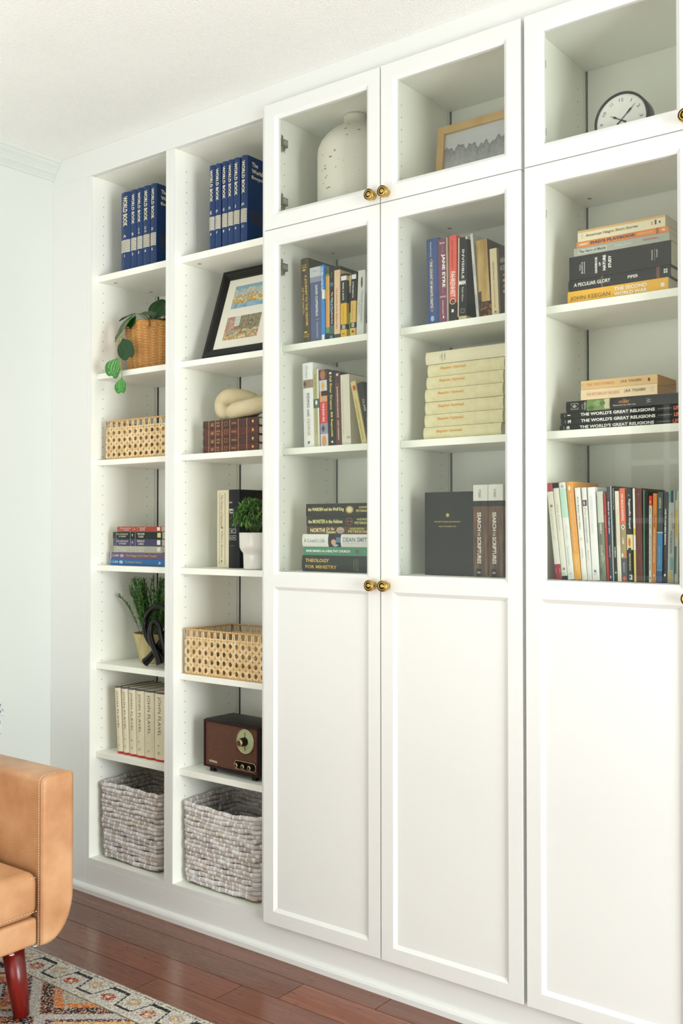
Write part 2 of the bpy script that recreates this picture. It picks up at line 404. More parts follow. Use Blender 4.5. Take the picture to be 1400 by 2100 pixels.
def unit(i, label, cat, door):
    x0, x1 = XB[i] + .0002, XB[i + 1] - .0002; t = .0183; xi0, xi1 = x0 + t, x1 - t
    o = thing('bookcase', label, cat, ((x0 + x1) / 2, 0, -.003)); ox = (x0 + x1) / 2; oz = -.003
    def bd(s, name, m, par=o, bevel=0):
        s.v = [(v[0] - ox, v[1], v[2] - oz) for v in s.v] if par is o else s.v
        return s.build(name, m, par, bevel=bevel)
    zt = 2.2498
    for side in (0, 1):
        a, b_ = (x0, xi0) if side == 0 else (xi1, x1)
        s = MB().box(a, b_, .0032, .2775, -.003, zt); s.box(a, b_, .0002, .0031, -.003, zt, m=3); s.box(a, b_, .2800, .2890, -.003, zt)
        s.box(a + .003, b_ - .003, .2776, .2802, -.003, zt, m=2)  # dark strip stands in for the shade in the panel gap
        xf = xi0 + .0003 if side == 0 else xi1 - .0003
        for yh in (.050, .242):
            zz = 2.189
            while zz > .05:
                sk = any(abs(zz - q) < .03 for q in (1.915,))
                if not sk:
                    P = [(xf, yh + .0019 * math.cos(2 * PI * q / 10), zz + .0021 * math.sin(2 * PI * q / 10)) for q in range(10)]
                    s.quad(*P, m=1)  # pin hole as a flat disc, its shade painted as colour
                zz -= .032
        bd(s, 'side_panel', [WHITE_IN, HOLE_SHADE, SLOT_SHADE, WHITE])
    bd(MB().box(x0, x1, .0195, .2905, 2.2500, 2.272), 'top_panel', WHITE_IN)
    bd(MB().box(xi0, xi1, .0032, .2905, -.003, .015).box(xi0, xi1, .0002, .0031, -.003, .015, m=1), 'bottom_panel', [WHITE_IN, WHITE])
    bd(MB().box(xi0 + .0045, xi1 - .0045, .2918, .297, -.003, 2.272).box(xi0, xi1, .2972, .2985, -.003, 2.272, m=1), 'back_panel', [WHITE_IN, SLOT_SHADE])  # dark backing sheet paints the shade seen through the edge gaps
    fy_ = .042 if door else .027
    s = MB().box(xi0, xi1, fy_, .2888, 1.901, 1.9216)
    for (a, b_) in ((.042, .067), (.038, .225), (.32, .225)):
        P = [(xi0 + a + .006 * math.cos(2 * PI * q / 14), b_ + .006 * math.sin(2 * PI * q / 14), 1.9005) for q in range(14)]
        s.quad(*P, m=1)
    bd(s, 'fixed_shelf', [WHITE_IN, STEEL_D])
    for zt_ in ((1.605, 1.313, .968, .56) if door else (1.598, 1.313, .967, .646, .356)):
        s = MB().box(xi0 + .0008, xi1 - .0008, fy_, .2765, zt_ - .0185, zt_ - .0004)
        bd(s, 'shelf', WHITE_IN, bevel=.0008)
    if door: doors(i, o, ox, oz, door, xi0)
    return o
def doors(i, o, ox, oz, kside, xi0):
    X0 = [0, 0, 0, .4005, .8075][i]; X1 = X0 + .3965
    def loc(s): s.v = [(v[0] - ox, v[1], v[2] - oz) for v in s.v]; return s
    # upper
    s = MB(); frame_ring(s, X0, X1, 1.919, 2.270, X0 + .036, X1 - .036, 1.957, 2.235)
    u = loc(s).build('upper_door', WHITE, o)
    g = loc(MB().box(X0 + .044, X1 - .044, -.0105, -.0065, 1.965, 2.227)).build('glass_pane', GLASS, u)
    # lower
    s = MB(); ms = .942
    frame_ring(s, X0, X1, ms, 1.9165, X0 + .036, X1 - .036, .959, 1.882)
    frame_ring(s, X0, X1, 0, ms, X0 + .036, X1 - .036, .036, .926)
    l = loc(s).build('lower_door', WHITE, o)
    loc(MB().box(X0 + .044, X1 - .044, -.0105, -.0065, .967, 1.874)).build('glass_pane', GLASS, l)
    loc(MB().box(X0 + .044, X1 - .044, -.0130, -.006, .044, .918)).build('door_panel', WHITE, l)
    kx = X0 + .0195 if kside == 'L' else X1 - .0185
    knob(kx - ox, 1.939 - oz, u); knob(kx - ox, .9415 - oz, l)
    # hinges on the hinge side, mounted inside; the last cabinet gets painted slot marks
    if i == 2:
        for zz, par in ((2.176, u), (2.010, u), (1.824, l)):
            h = MB(); hx = xi0 - ox; z_ = zz - oz
            h.box(hx + .0005, hx + .010, .022, .034, z_ - .024, z_ + .024); h.box(hx + .002, hx + .016, .020, .048, z_ - .010, z_ + .011, m=1)
            h.box(hx + .010, hx + .018, .028, .045, z_ - .006, z_ + .007); h.box(hx + .0005, hx + .008, .036, .045, z_ - .018, z_ - .010, m=1)
            for q in (-.017, .017): h.lathe([(.003, 0), (.003, .001)], hx + .011, .028, z_ + q, 10, axis='y', m=1, cap=True)
            h.build('hinge', [STEEL, STEEL_D], par, bevel=.001)
    if i == 4:
        for zz, par in ((2.187, u), (2.025, u), (1.83, l)):
            MB().box(xi0 - ox + .0002, xi0 - ox + .0012, .058, .064, zz - oz - .009, zz - oz + .009).build('hinge_slot_shade', SLOT_SHADE, par)  # thin dark plate paints the shade of a recessed slot
U = [unit(0, 'narrow open white bookcase at far left with encyclopedias on top and a basket below', 'bookcase', None),
     unit(1, 'open white bookcase with black picture frame, link sculpture and brown radio', 'bookcase', None),
     unit(2, 'white cabinet with glass doors holding the bottle vase, its left edge beside the open shelves', 'cabinet', 'R'),
     unit(3, 'middle white glass door cabinet holding the pale wood picture frame and cream hymnals', 'cabinet', 'L'),
     unit(4, 'rightmost white glass door cabinet holding the round clock', 'cabinet', 'R')]
#PART2
# ================================================================== BOOKS
def nogap(rows, last=None):
    """thickness of each standing book = distance to the next one, never more than measured"""
    out = []
    for k, r in enumerate(rows):
        nx = rows[k + 1][0] if k + 1 < len(rows) else last
        out.append(r if nx is None else (r[0], min(r[1], nx - r[0] - .0006)) + tuple(r[2:]))
    return out
# --- blue encyclopedias
NAVY = mat('#0a3163', .42); GILT = mat('#e6dfc2', .5)
def encyclopedia(x, wd, lean, vol, num, y, label):
    tx = [('d', 'WORLD BOOK', .30, .74, .055, .43, GILT, .03), ('h', str(num), .38, .62, .785, .815, GILT, .02)]
    if len(vol) > 2: tx += [('h', vol[0], .38, .66, .50, .53, GILT, .02), ('h', vol[1:], .38, .66, .54, .57, GILT, .02)]
    else: tx.append(('h', vol, .36 if len(vol) < 2 else .26, .64 if len(vol) < 2 else .74, .535, .57, GILT, .02))
    bd = [(.04, .96, .60 + k * .0133, .6075 + k * .0133, GILT) for k in range(12)]
    o = book(label, x, y, 1.922, wd, .2615, NAVY, tx, bd, depth=.20, lean=lean, hard=True, group='blue encyclopedia volumes on the top shelves', name='encyclopedia_volume', bulge=.005)
    s = MB(); X = wd + .0004
    def side(V, F, y0, y1, z0, z1):
        i = len(s.v)
        for a, b in V: s.v.append((X, y0 + a * (y1 - y0), z0 + b * (z1 - z0)))
        for f in F: s.f.append(tuple(i + k for k in f)); s.m.append(0); s.sm.append(False); s.c.append(None)
    for k, wdn in enumerate(('The', 'World Book', 'Encyclopedia')):
        V, F = text_mesh(wdn, .03); z = .2615 * (.89 - .075 * k); side(V, F, .022, .022 + .0125 * len(wdn) * .72, z, z + .013)
    if vol in ('D', 'JK'):
        s.build('cover_lettering', GILT, o, recalc=False)
        s2 = MB()
        for k in range(12): z = .2615 * (1 - .6075 - k * .0133); s2.quad((X, .018, z), (X, .185, z), (X, .185, z + .0018), (X, .018, z + .0018))
        s2.build('cover_band', mat('#3d3f3c', .6), o, recalc=False)
for x, wd, ln, v, n in nogap([(-.693, .0472, 0, 'A', 1), (-.6455, .0291, 0, 'B', 2), (-.6155, .0275, 0, 'CCh', 3), (-.587, .034, 0, 'CCz', 4), (-.552, .0286, .3, 'D', 5)]):
    w1 = {'A': 'lettered A, leftmost and thickest on the first top shelf', 'B': 'lettered B, second from left on the first top shelf', 'CCh': 'numbered 3, middle of the five on the first top shelf', 'CCz': 'numbered 4, between volumes 3 and D on the first shelf', 'D': 'lettered D with its dark front cover showing, rightmost of five'}[v]
    encyclopedia(x, wd, ln, v, n, .045, 'blue encyclopedia volume ' + w1)
for x, wd, ln, v, n in nogap([(-.287, .0242, 0, 'E', 6), (-.2625, .025, 0, 'F', 7), (-.234, .0242, 0, 'G', 8), (-.2095, .0229, 0, 'H', 9), (-.186, .0265, 0, 'I', 10), (-.158, .0266, .6, 'JK', 11)]):
    w1 = {'E': 'lettered E, leftmost of six on the second top shelf', 'F': 'lettered F, second of six on the second top shelf', 'G': 'lettered G, between volumes F and H', 'H': 'lettered H, between volumes G and I', 'I': 'lettered I, just left of the J-K volume', 'JK': 'lettered JK with dark front cover showing, rightmost of six'}[v]
    encyclopedia(x, wd, ln, v, n, .045, 'blue encyclopedia volume ' + w1)
# --- six cream volumes with red foot
CRM = mat('#e6dcbf', .5)
rom = ['I', 'II', 'III', 'IV', 'V', 'VI']
wh = ['leftmost', 'second from left', 'third from left', 'fourth from left', 'fifth from left', 'rightmost']
for k, (x, wd, ln) in enumerate([(-.709, .0275, -4.2), (-.680, .0285, -2.9), (-.650, .0330, -1.9), (-.6155, .0370, -1.3), (-.577, .0440, -.8), (-.5315, .0470, 0)]):
    book(wh[k] + ' of the six cream volumes with red foot bands above the grey basket', x, .052, .3565, wd, .217, CRM,
         [('d', 'JOHN FLAVEL', .36, .70, .07, .64, '#3c3a34', -.012), ('h', rom[k], .42, .42 + .07 * len(rom[k]), .76, .785, '#6a6457', 0), ('h', 'THE', .40, .62, .865, .88, '#4a463c', 0), ('h', 'OF', .42, .6, .885, .90, '#4a463c', 0)],
         [(0, 1, 0, .028, '#4b4e52'), (0, 1, .972, 1, '#c0242a')], depth=.15, lean=ln, hard=True, group='cream volumes with red foot bands', bulge=.0045)
# --- first shelf behind glass, left cabinet
z0 = 1.605; yf = .06
G1 = 'paperbacks and hardbacks on the upper shelf of the left glass cabinet'
book('tall brown hardback with gold lettering, leftmost on the left cabinet upper shelf', .0715, yf, z0, .0285, .241, '#443a27',
     [('h', 'JULES', .2, .8, .075, .092, '#d9b64c'), ('h', 'VERNE', .2, .8, .10, .12, '#d9b64c'), ('d', 'A JOURNEY TO THE CENTER', .50, .80, .20, .80, '#d9b64c', .02), ('d', 'OF THE EARTH', .16, .42, .34, .65, '#d9b64c', .02), ('h', 'CHILDREN', .2, .9, .895, .905, '#d9b64c'), ('h', 'CLASSICS', .25, .85, .915, .93, '#d9b64c')],
     [(.25, .75, .125, .155, '#d9b64c', 'd'), (.25, .75, .855, .885, '#d9b64c', 'd')], depth=.17, lean=-2.1, hard=True, rough=.4)
book('slate blue book with pale grey top, second on the left cabinet upper shelf', .1025, yf, z0, .0405, .210, '#4f5b82',
     [('d', 'DAVID COPPERFIELD', .50, .70, .245, .66, '#e6e6ea', .02), ('d', 'Charles Dickens', .56, .70, .74, .95, '#cfd3dc', 0), ('h', 'PENGUIN', .3, .7, .05, .062, '#8d9198')], [(0, 1, 0, .13, '#c3c8ca'), (0, 1, .13, .20, '#8b90a0'), (.5, .74, .70, .7035, '#cfd3dc')], depth=.13, lean=-1.2)
book('bright blue and white thin paperback beside the slate blue book', .1445, yf - .004, z0, .0112, .211, '#1f86d6',
     [('d', 'Old Man and the Sea', .2, .85, .03, .34, '#f2f4f2', .01)], [(.35, 1, .33, .45, '#e9ebe6'), (.1, .9, .92, .99, '#e7e9e4')], depth=.13, lean=-.9)
book('thin orange paperback with green bands beside the bright blue one', .1563, yf, z0, .0128, .202, '#d79a45',
     [], [(0, 1, 0, .09, '#54502a'), (0, 1, .09, .12, '#6a9a48'), (0, 1, .24, .33, '#bfa22c'), (0, 1, .82, .90, '#5f8f55'), (0, 1, .90, 1, '#39382c'), (.8, 1, .12, .82, '#e9b67a')], depth=.12, lean=-.4)
book('black paperback with teal foot between the orange and peach books', .1700, yf, z0, .0145, .199, '#1c2328',
     [('d', 'The Wild of Woodland God', .45, .8, .34, .78, '#dfe6e6', .01), ('d', 'Kipling', .4, .6, .06, .14, '#9fb0ba', 0)], [(0, .9, .20, .26, '#2b6d8c', 'o'), (0, .35, .45, .62, '#27638c'), (0, 1, .80, .92, '#2c5f60'), (.1, .7, .94, .99, '#3f9db0')], depth=.12)
book('thick peach spined paperback with black top, centre of the left cabinet upper shelf', .1856, yf, z0, .0200, .200, '#e9c79e',
     [('d', 'The Hound of the Baskervilles', .34, .62, .30, .86, '#8d5a33', 0), ('d', 'Doyle', .42, .56, .08, .16, '#b98d64', 0)], [(0, 1, 0, .05, '#2d302a'), (0, 1, .93, 1, '#3b3c33')], depth=.125)
book('black topped yellow spined paperback, left one of the two with white labels', .2115, yf - .004, z0, .0195, .175, '#e5b510',
     [('d', 'PEARL S. BUCK', .35, .60, .14, .42, '#eeeee6', .02), ('d', 'The Good Earth', .40, .55, .50, .76, '#8f6e10', 0), ('h', 'WSP', .3, .7, .925, .95, '#3a5a30', .02)],
     [(0, 1, 0, .46, '#22251f'), (.05, 1, .035, .105, '#e8e8e4'), (0, 1, .79, .87, '#22251f')] + [(.25, .8, .80 + .017 * k, .81 + .017 * k, '#d8d8d0') for k in range(4)], depth=.11)
book('thin green bottomed paperback squeezed between the two yellow and black ones', .2325, yf + .006, z0, .0085, .170, '#2b2a1e', [], [(0, 1, 0, .17, '#d8c27a'), (0, 1, .17, .28, '#8d9284'), (0, 1, .60, 1, '#6cb04a')], depth=.11)
book('black topped yellow spined paperback, right one of the two with white labels', .2418, yf - .002, z0, .0175, .173, '#dfb54e',
     [('d', 'STEINBECK', .32, .56, .14, .40, '#e6e6e0', .02), ('d', 'Of Mice and Men', .30, .5, .50, .74, '#8b6a24', 0)], [(0, 1, 0, .44, '#20221e'), (.1, .95, .03, .10, '#e6e6e2'), (0, 1, .78, .865, '#20221e'), (.3, .75, .90, .94, '#4a3a28', 'o')] + [(.25, .8, .79 + .017 * k, .80 + .017 * k, '#d8d8d0') for k in range(4)], depth=.11, lean=1.4)
book('pale grey paperback with faint lettering at the right end of that shelf', .2612, yf, z0, .0235, .176, '#cfd2cc',
     [('d', 'FYODOR DOSTOEVSKY', .55, .78, .32, .80, '#8d908a', 0), ('d', 'THE IDIOT', .22, .42, .45, .68, '#9a9c96', 0)], [(.45, .70, .10, .27, '#4d4a2a', 'o')], depth=.115, lean=2.2)
book('narrow black and grey paperback almost hidden by the left cabinet door stile', .2855, yf + .01, z0, .018, .165, '#c9cbc4', [], [(0, .6, .30, .80, '#1c1c1a')], depth=.11, lean=2.2)
# --- second shelf, left cabinet
z0 = 1.313; G2 = 'books on the middle shelf of the left glass cabinet'
book('tall white hardback at the left end of the middle shelf, left glass cabinet', .0775, yf, z0, .037, .237, '#e6e8e4',
     [('d', 'RIDING with', .42, .68, .36, .64, '#6d7076', .01), ('d', 'GEORGE', .42, .68, .66, .86, '#c9a883', .01), ('d', 'Phelps', .3, .55, .04, .18, '#a9aeb4', 0), ('h', 'SP', .4, .65, .93, .96, '#333333', .02)],
     [(.05, 1, .20, .30, '#8d8672'), (.45, .75, .215, .28, '#c06a3c', 'o'), (.1, .4, .21, .29, '#474a42', 'd')], depth=.15, lean=-1.7, hard=True, bulge=.002)
book('thin greenish cream paperback between the white hardback and the colourful one', .1155, yf, z0, .0195, .216, '#b6b487',
     [('d', 'THE NATURALS', .25, .55, .06, .36, '#7b7a50', .0), ('d', 'MALAMUD', .35, .6, .50, .84, '#8c8a60', 0)], [(.80, 1, 0, 1, '#e8e6d8'), (0, 1, .38, .50, '#4d5650'), (.35, .75, .40, .46, '#dfe3dd', 'o')], depth=.14, lean=-1.5)
book('colourful paperback with portrait panels and red band, middle shelf of left cabinet', .1365, yf, z0, .0285, .213, '#c63a33',
     [('d', 'THE BLIND SIDE', .42, .66, .44, .68, '#f0e8e0', .02)],
     [(0, .07, 0, 1, '#1f2722'), (.07, 1, 0, .14, '#4a2c1e'), (.2, .85, .01, .135, '#a5694a', 'o'), (.07, 1, .14, .28, '#c7ccd2'), (.3, .75, .15, .28, '#e9a52a', 'd'), (.07, 1, .28, .42, '#c99a72'), (.3, 1, .28, .345, '#3a2a20'), (.07, 1, .42, .70, '#cf3a34'), (.07, 1, .70, .84, '#8d8ea4'), (.2, .7, .72, .82, '#3f4250', 'd'), (.07, 1, .84, 1, '#cfcdc8'), (.25, .8, .86, .995, '#d3935c', 'o')], depth=.14, lean=-1.8)
book('dark green black paperback with yellow lettering, middle shelf of left cabinet', .1665, yf, z0, .0252, .207, '#23281f',
     [('d', 'Fall River Dreams', .38, .70, .07, .52, '#e3cf62', .015), ('d', 'Bill Reynolds', .38, .70, .55, .88, '#e3d060', .025)], [(.35, .65, .02, .045, '#e8e8e4'), (.35, .7, .93, .965, '#e8e8e4', 'd')], depth=.14, lean=-2.0)
book('maroon paperback with small white lettering beside the dark green one', .1928, yf, z0, .0190, .201, '#5c2b27',
     [('d', 'SLAUGHTERHOUSE-FIVE', .40, .62, .20, .62, '#e8dfb8', .025), ('d', 'KURT VONNEGUT', .42, .62, .66, .93, '#e8dfb8', .025)], [(0, 1, 0, .15, '#44121c'), (.35, .7, .02, .05, '#d8d0c8')], depth=.125, lean=-1.9)
book('wide cream book left of the leaning yellow one, middle shelf of left cabinet', .2130, yf, z0, .0300, .192, '#dcd8c6',
     [('d', 'THE BRUTAL TELLING OF A LONG WAR', .2, .27, .10, .85, '#9a9788', 0), ('h', 'Summer', .6, .95, .87, .91, '#8a8574', 0)], [], depth=.12, lean=-1.9)
book('yellowed paperback leaning left with a red emblem on its spine', .2810, yf - .002, z0, .0165, .173, '#cfc07c',
     [('d', 'HOW CHILDREN THINK OR FAIL', .3, .6, .30, .95, '#9a8a54', 0)], [(.3, .85, .07, .145, '#c2352c')], depth=.11, lean=-12.8)
book('black paperback leaning on the yellowed one, half hidden by the stile', .3005, yf, z0, .0180, .168, '#25261f', [('d', 'CLASS', .45, .78, .28, .48, '#c9c8b4', .01), ('d', 'A Guide', .5, .7, .6, .75, '#8d8c7c', 0)], [], depth=.11, lean=-12.6)
# --- stack under it (lying)
z = .9685
G3 = 'books in the stack on the lowest glass shelf'
book('thick dark green hardback at the bottom of the left cabinet stack', .083, .045, z, .0440, .243, '#22352f',
     [('d', 'THEOLOGY', .58, .80, .055, .40, '#d8b14a', .03), ('d', 'FOR MINISTRY', .18, .40, .055, .51, '#d8b14a', .03), ('u', 'ESSAYS', .1, .2, .78, .80, '#8d9a6a', 0), ('h', 'P&R', .2, .6, .955, .975, '#d8d8d0', .02)],
     [(.15, .80, .745, .75, '#8d9a5a'), (.12, .85, .775, .78, '#8d9a5a'), (.12, .80, .80, .803, '#8d9a5a')], depth=.16, flat=True, hard=True); z += .0443
book('mid green book second from the bottom of the left cabinet stack', .088, .047, z, .0235, .236, '#3f8a68',
     [('d', 'NINE MARKS of a HEALTHY CHURCH', .38, .66, .04, .69, '#f0f4ee', .03), ('h', '4', .3, .7, .975, .995, '#f0f4ee', .02)], [(.2, .8, .76, .82, '#6a4a38', 'd'), (.2, .8, .89, .892, '#cfe0d4')], depth=.15, flat=True); z += .0238
book('white hardback with a photo panel, middle of the left cabinet stack', .084, .045, z, .0345, .240, '#e4e4de',
     [('d', "A Coach's Life", .34, .66, .03, .34, '#8ea3a8', 0), ('d', 'DEAN SMITH', .40, .76, .60, .98, '#6f8f9a', .01), ('d', 'WITH JOHN KILGO AND SALLY JENKINS', .24, .30, .60, .98, '#8a9aa0', 0)], [(0, 1, .385, .565, '#2a3028'), (.15, .6, .43, .50, '#c9a08a', 'o'), (.35, .75, .50, .56, '#4f7396'), (0, .25, .44, .54, '#9db4c8', 'd')], depth=.16, flat=True, hard=True); z += .0348
book('thin brown paperback with cream lettering above the white hardback', .097, .05, z, .0205, .227, '#4b2f19',
     [('d', 'NORTH!', .22, .80, .06, .29, '#e8dfa0', .03), ('d', 'Or Be', .52, .88, .31, .43, '#e8dfa0', .02), ('d', 'Eaten', .1, .5, .31, .45, '#e8dfa0', .02), ('d', 'ANDREW', .58, .84, .66, .88, '#d9d27a', .01), ('d', 'PETERSON', .18, .50, .64, .92, '#d9d27a', .02)], [(.08, .92, .46, .58, '#c9a45c', 'o'), (.15, .6, .475, .565, '#7f97c0', 'o')], depth=.13, flat=True); z += .0208
book('black green paperback with a round red eyed emblem, second from stack top', .096, .05, z, .0265, .227, '#232a1c',
     [('d', 'the MONSTER in the Hollows', .32, .72, .03, .56, '#e6e29a', .025), ('d', 'ANDREW', .60, .82, .77, .95, '#d9d27a', .01), ('d', 'PETERSON', .22, .48, .74, .98, '#d9d27a', .02)], [(.12, .88, .60, .715, '#5a5a40', 'o'), (.2, .8, .61, .705, '#14160f', 'o'), (.4, .6, .625, .655, '#b8402c', 'o'), (.4, .6, .67, .70, '#b8402c', 'o')], depth=.13, flat=True); z += .0270
book('thick black green paperback with gold round emblem on top of the left stack', .094, .05, z, .0355, .230, '#262b18',
     [('d', 'the WARDEN and the Wolf King', .36, .70, .035, .58, '#ece6a4', .025), ('d', 'ANDREW', .60, .76, .80, .95, '#d9d27a', .01), ('d', 'PETERSON', .32, .50, .76, .98, '#d9d27a', .02)], [(.22, .80, .605, .72, '#b49b54', 'o'), (.32, .70, .625, .70, '#e3d5a4', 'o')], depth=.13, flat=True)
# --- middle cabinet, upper shelf
z0 = 1.605
book('tall blue hardback with a framed title, leftmost on the middle cabinet upper shelf', .4880, yf, z0, .0370, .222, '#2c4a82',
     [('d', 'THE COUNT OF MONTE CRISTO', .34, .52, .265, .81, '#e8dfd0', .03), ('d', 'Alexandre Dumas', .36, .50, .04, .215, '#d8d8dc', 0)],
     [(.30, .56, .25, .83, '#c9a06c', 'f'), (.36, .52, .235, .25, '#c9a06c', 'd'), (.36, .52, .83, .85, '#c9a06c', 'd'), (.32, .60, .895, .96, '#9fb0c4', 'o')], depth=.15, lean=-1.0, hard=True)
book('purple maroon worn paperback with large white title, second on that shelf', .5270, yf - .004, z0, .0270, .215, '#733a52',
     [('d', 'JANE EYRE', .34, .76, .185, .58, '#f0eee6', .03), ('h', 'Bronte', .2, .72, .04, .065, '#e6dfe0', .01), ('h', 'OXFORD', .16, .80, .68, .70, '#e6dfe0', .01), ('d', 'WORLDS CLASSICS', .40, .54, .73, .90, '#e6dfe0', .01)],
     [(.45, .47, .08, .17, '#cdb4be'), (.45, .47, .59, .66, '#cdb4be'), (.4, .6, .91, .95, '#e6dfe0', 'd'), (.90, 1, 0, 1, '#b9ae96')], depth=.13, lean=-.8)
book('red and black paperback with a round badge beside the purple maroon one', .5562, yf - .003, z0, .0205, .218, '#dd5444',
     [('d', 'RAY BRADBURY', .38, .56, .06, .39, '#5a2a22', 0), ('d', 'FAHRENHEIT', .22, .86, .42, .715, '#f3e6dc', .02)],
     [(0, 1, .78, 1, '#20211f'), (.12, .92, .73, .80, '#d8d2c4', 'o'), (.2, .84, .738, .792, '#20211f', 'o'), (.36, .68, .75, .78, '#c9392e', 'd'), (.35, .65, .855, .89, '#e8e8e4')], depth=.135)
book('black torn edged paperback with white spaced title beside the red one', .5782, yf, z0, .0260, .209, '#1f211f',
     [('d', 'INVISIBLE', .46, .72, .15, .50, '#e8e8e4', .01), ('h', 'MAN', .18, .88, .52, .57, '#f2f2ee', .05), ('d', 'Ralph Ellison', .44, .66, .60, .77, '#d8d8d2', 0)],
     [(0, .14, 0, .95, '#cfc8b0'), (.14, 1, .945, 1, '#c9bd95'), (.8, 1, 0, .03, '#cfc8b0'), (.38, .78, .86, .905, '#bdbdb6', 'f')], depth=.13, lean=.8)
book('very thin white paperback leaning left between black and torn tan books', .6330, yf, z0, .0070, .214, '#cfcfc9', [('d', 'TREASURES OF WORLD', .3, .7, .36, .5, '#6a6a66', 0), ('d', 'NATIONAL FOREWORD', .3, .7, .72, .90, '#6a6a66', 0)], [], depth=.15, lean=-4.8)
TORN = noise_mat('torn_tan_spine', '#a88a4a', '#d2b272', 60, .75, bump=.5, stretch=(1, 1, .15))
TORNB = noise_mat('torn_brown_spine', '#3a2218', '#a36a2c', 120, .8, bump=.6, lo=.48, hi=.62)
LEATH = noise_mat('worn_brown_cover', '#2c1510', '#4e2a1e', 150, .6, bump=.5)
book('battered tan book with torn spine and dark brown cover leaning left', .6405, yf, z0, .0330, .193, LEATH, [], [(0, .96, .0, .80, TORN), (0, 1, .80, 1, TORNB), (0, .3, .66, .8, TORNB)], depth=.13, lean=-3.4, hard=True, bulge=.004)
book('small cream paperback right of the battered tan book', .6765, yf, z0, .0190, .166, '#d6c79e',
     [('d', 'HELEN KELLER', .40, .58, .20, .48, '#4a4638', 0), ('d', 'THE STORY OF MY LIFE', .38, .58, .50, .88, '#c07a4a', 0), ('h', 'SB', .4, .7, .93, .955, '#3a3830', .02)], [], depth=.11, lean=-2.4)
book('dark green black book with tan titles at the right end of that shelf', .6990, yf + .005, z0, .0260, .169, '#272a1f', [('h', 'HEART', .1, .9, .17, .24, '#9a9a80', .01), ('h', 'KEEP', .1, .9, .28, .35, '#9a9a80', .01)], [(.3, .9, .40, .44, '#8a4a28'), (.3, .9, .48, .52, '#8f8a3c'), (.3, .9, .56, .60, '#8a4a28'), (.3, .9, .64, .68, '#8f8a3c')], depth=.115, lean=-2.0)
# --- seven cream hymnals lying
HYM = noise_mat('cream_buckram', '#d8cf9f', '#e2dab2', 40, .6, bump=.3, bscale=500); BLK = mat('#2a2118', .8)
z = 1.3135; OR = '#e09a38'
pos = ['bottom', 'second from the bottom', 'third from the bottom', 'middle', 'third from the top', 'second from the top']
for k, (x, ln, t) in enumerate([(.476, .224, .0305), (.479, .225, .0315), (.480, .2245, .0315), (.481, .224, .0315), (.485, .221, .0305), (.488, .220, .0305)]):
    book(pos[k] + ' cream hymnal with orange lettering in the middle cabinet pile', x, yf + .001 * (k % 3), z, t, ln, HYM,
         [('d', 'Baptist Hymnal', .46, .76, .18, .51, OR, .02)], [], depth=.155, flat=True, hard=True, group='cream hymnals', bulge=.004, name='hymnal', pages=BLK if k > 9 else None); z += t + .0009
book('topmost cream book with faint grey upright lettering on the hymnal pile', .483, yf, z, .0315, .235, '#d9d3b2', [('h', 'THE', .35, .65, .185, .195, '#8d8a70'), ('h', 'CHURCH', .18, .8, .205, .222, '#8d8a70'), ('h', 'HYMNS', .25, .8, .24, .257, '#8d8a70')], [], depth=.155, flat=True, hard=True, bulge=.004)
# --- slipcase and two brown books
z0 = .9685
t = thing('slipcase', 'large black slipcase with small gold lettering in the middle glass cabinet', 'box', (.4785, .062, z0))
rbox(0, .1435, 0, .14, 0, .210, .0015, 2).build('case', mat('#181a17', .4), t)
s = MB(); put_text(s, 'SCRIPTURE JOURNAL', 'h', .030, .108, .1325, .1365, lambda q: 0, 0, .02); put_text(s, 'NEW TESTAMENT SET', 'h', .043, .095, .1215, .1245, lambda q: 0, 0, .01)
s.build('lettering', mat('#b9a24e', .4), t, recalc=False)
s = MB(); s.lathe([(.0001, -.0006), (.0048, -.0006)], .069, 0, .1515, 20, axis='y'); s.build('emblem', mat('#b39a3c', .4), t)
MB().box(.1428, .1444, .012, .139, .002, .208).build('spine_edge', mat('#3c3e3a', .3), t)
WOODY = noise_mat('brown_wood_print', '#3b2417', '#75522f', 30, .45, stretch=(8, 1, .6))
for k, (x, nmx) in enumerate(((.6235, 'left'), (.6655, 'right'))):
    book(nmx + ' of the two brown books with white tops beside the black slipcase', x, .055, z0, .0408, .225, WOODY,
         [('d', 'SEARCH', .34, .60, .30, .50, '#eeeae0', .02), ('d', 'THE', .38, .54, .51, .56, '#eeeae0', .0), ('d', 'SCRIPTURES', .34, .60, .57, .86, '#eeeae0', .02), ('d', 'STIBBS', .42, .58, .05, .14, '#8a8a84', 0), ('h', 'BB', .34, .56, .945, .965, '#cfcfc8', .02)],
         [(0, 1, 0, .175, '#dedfd6'), (0, 1, .175, .235, '#1d1c19'), (.26, .60, .915, 1, '#24211d')], depth=.155, hard=True, group='two brown books with white tops')
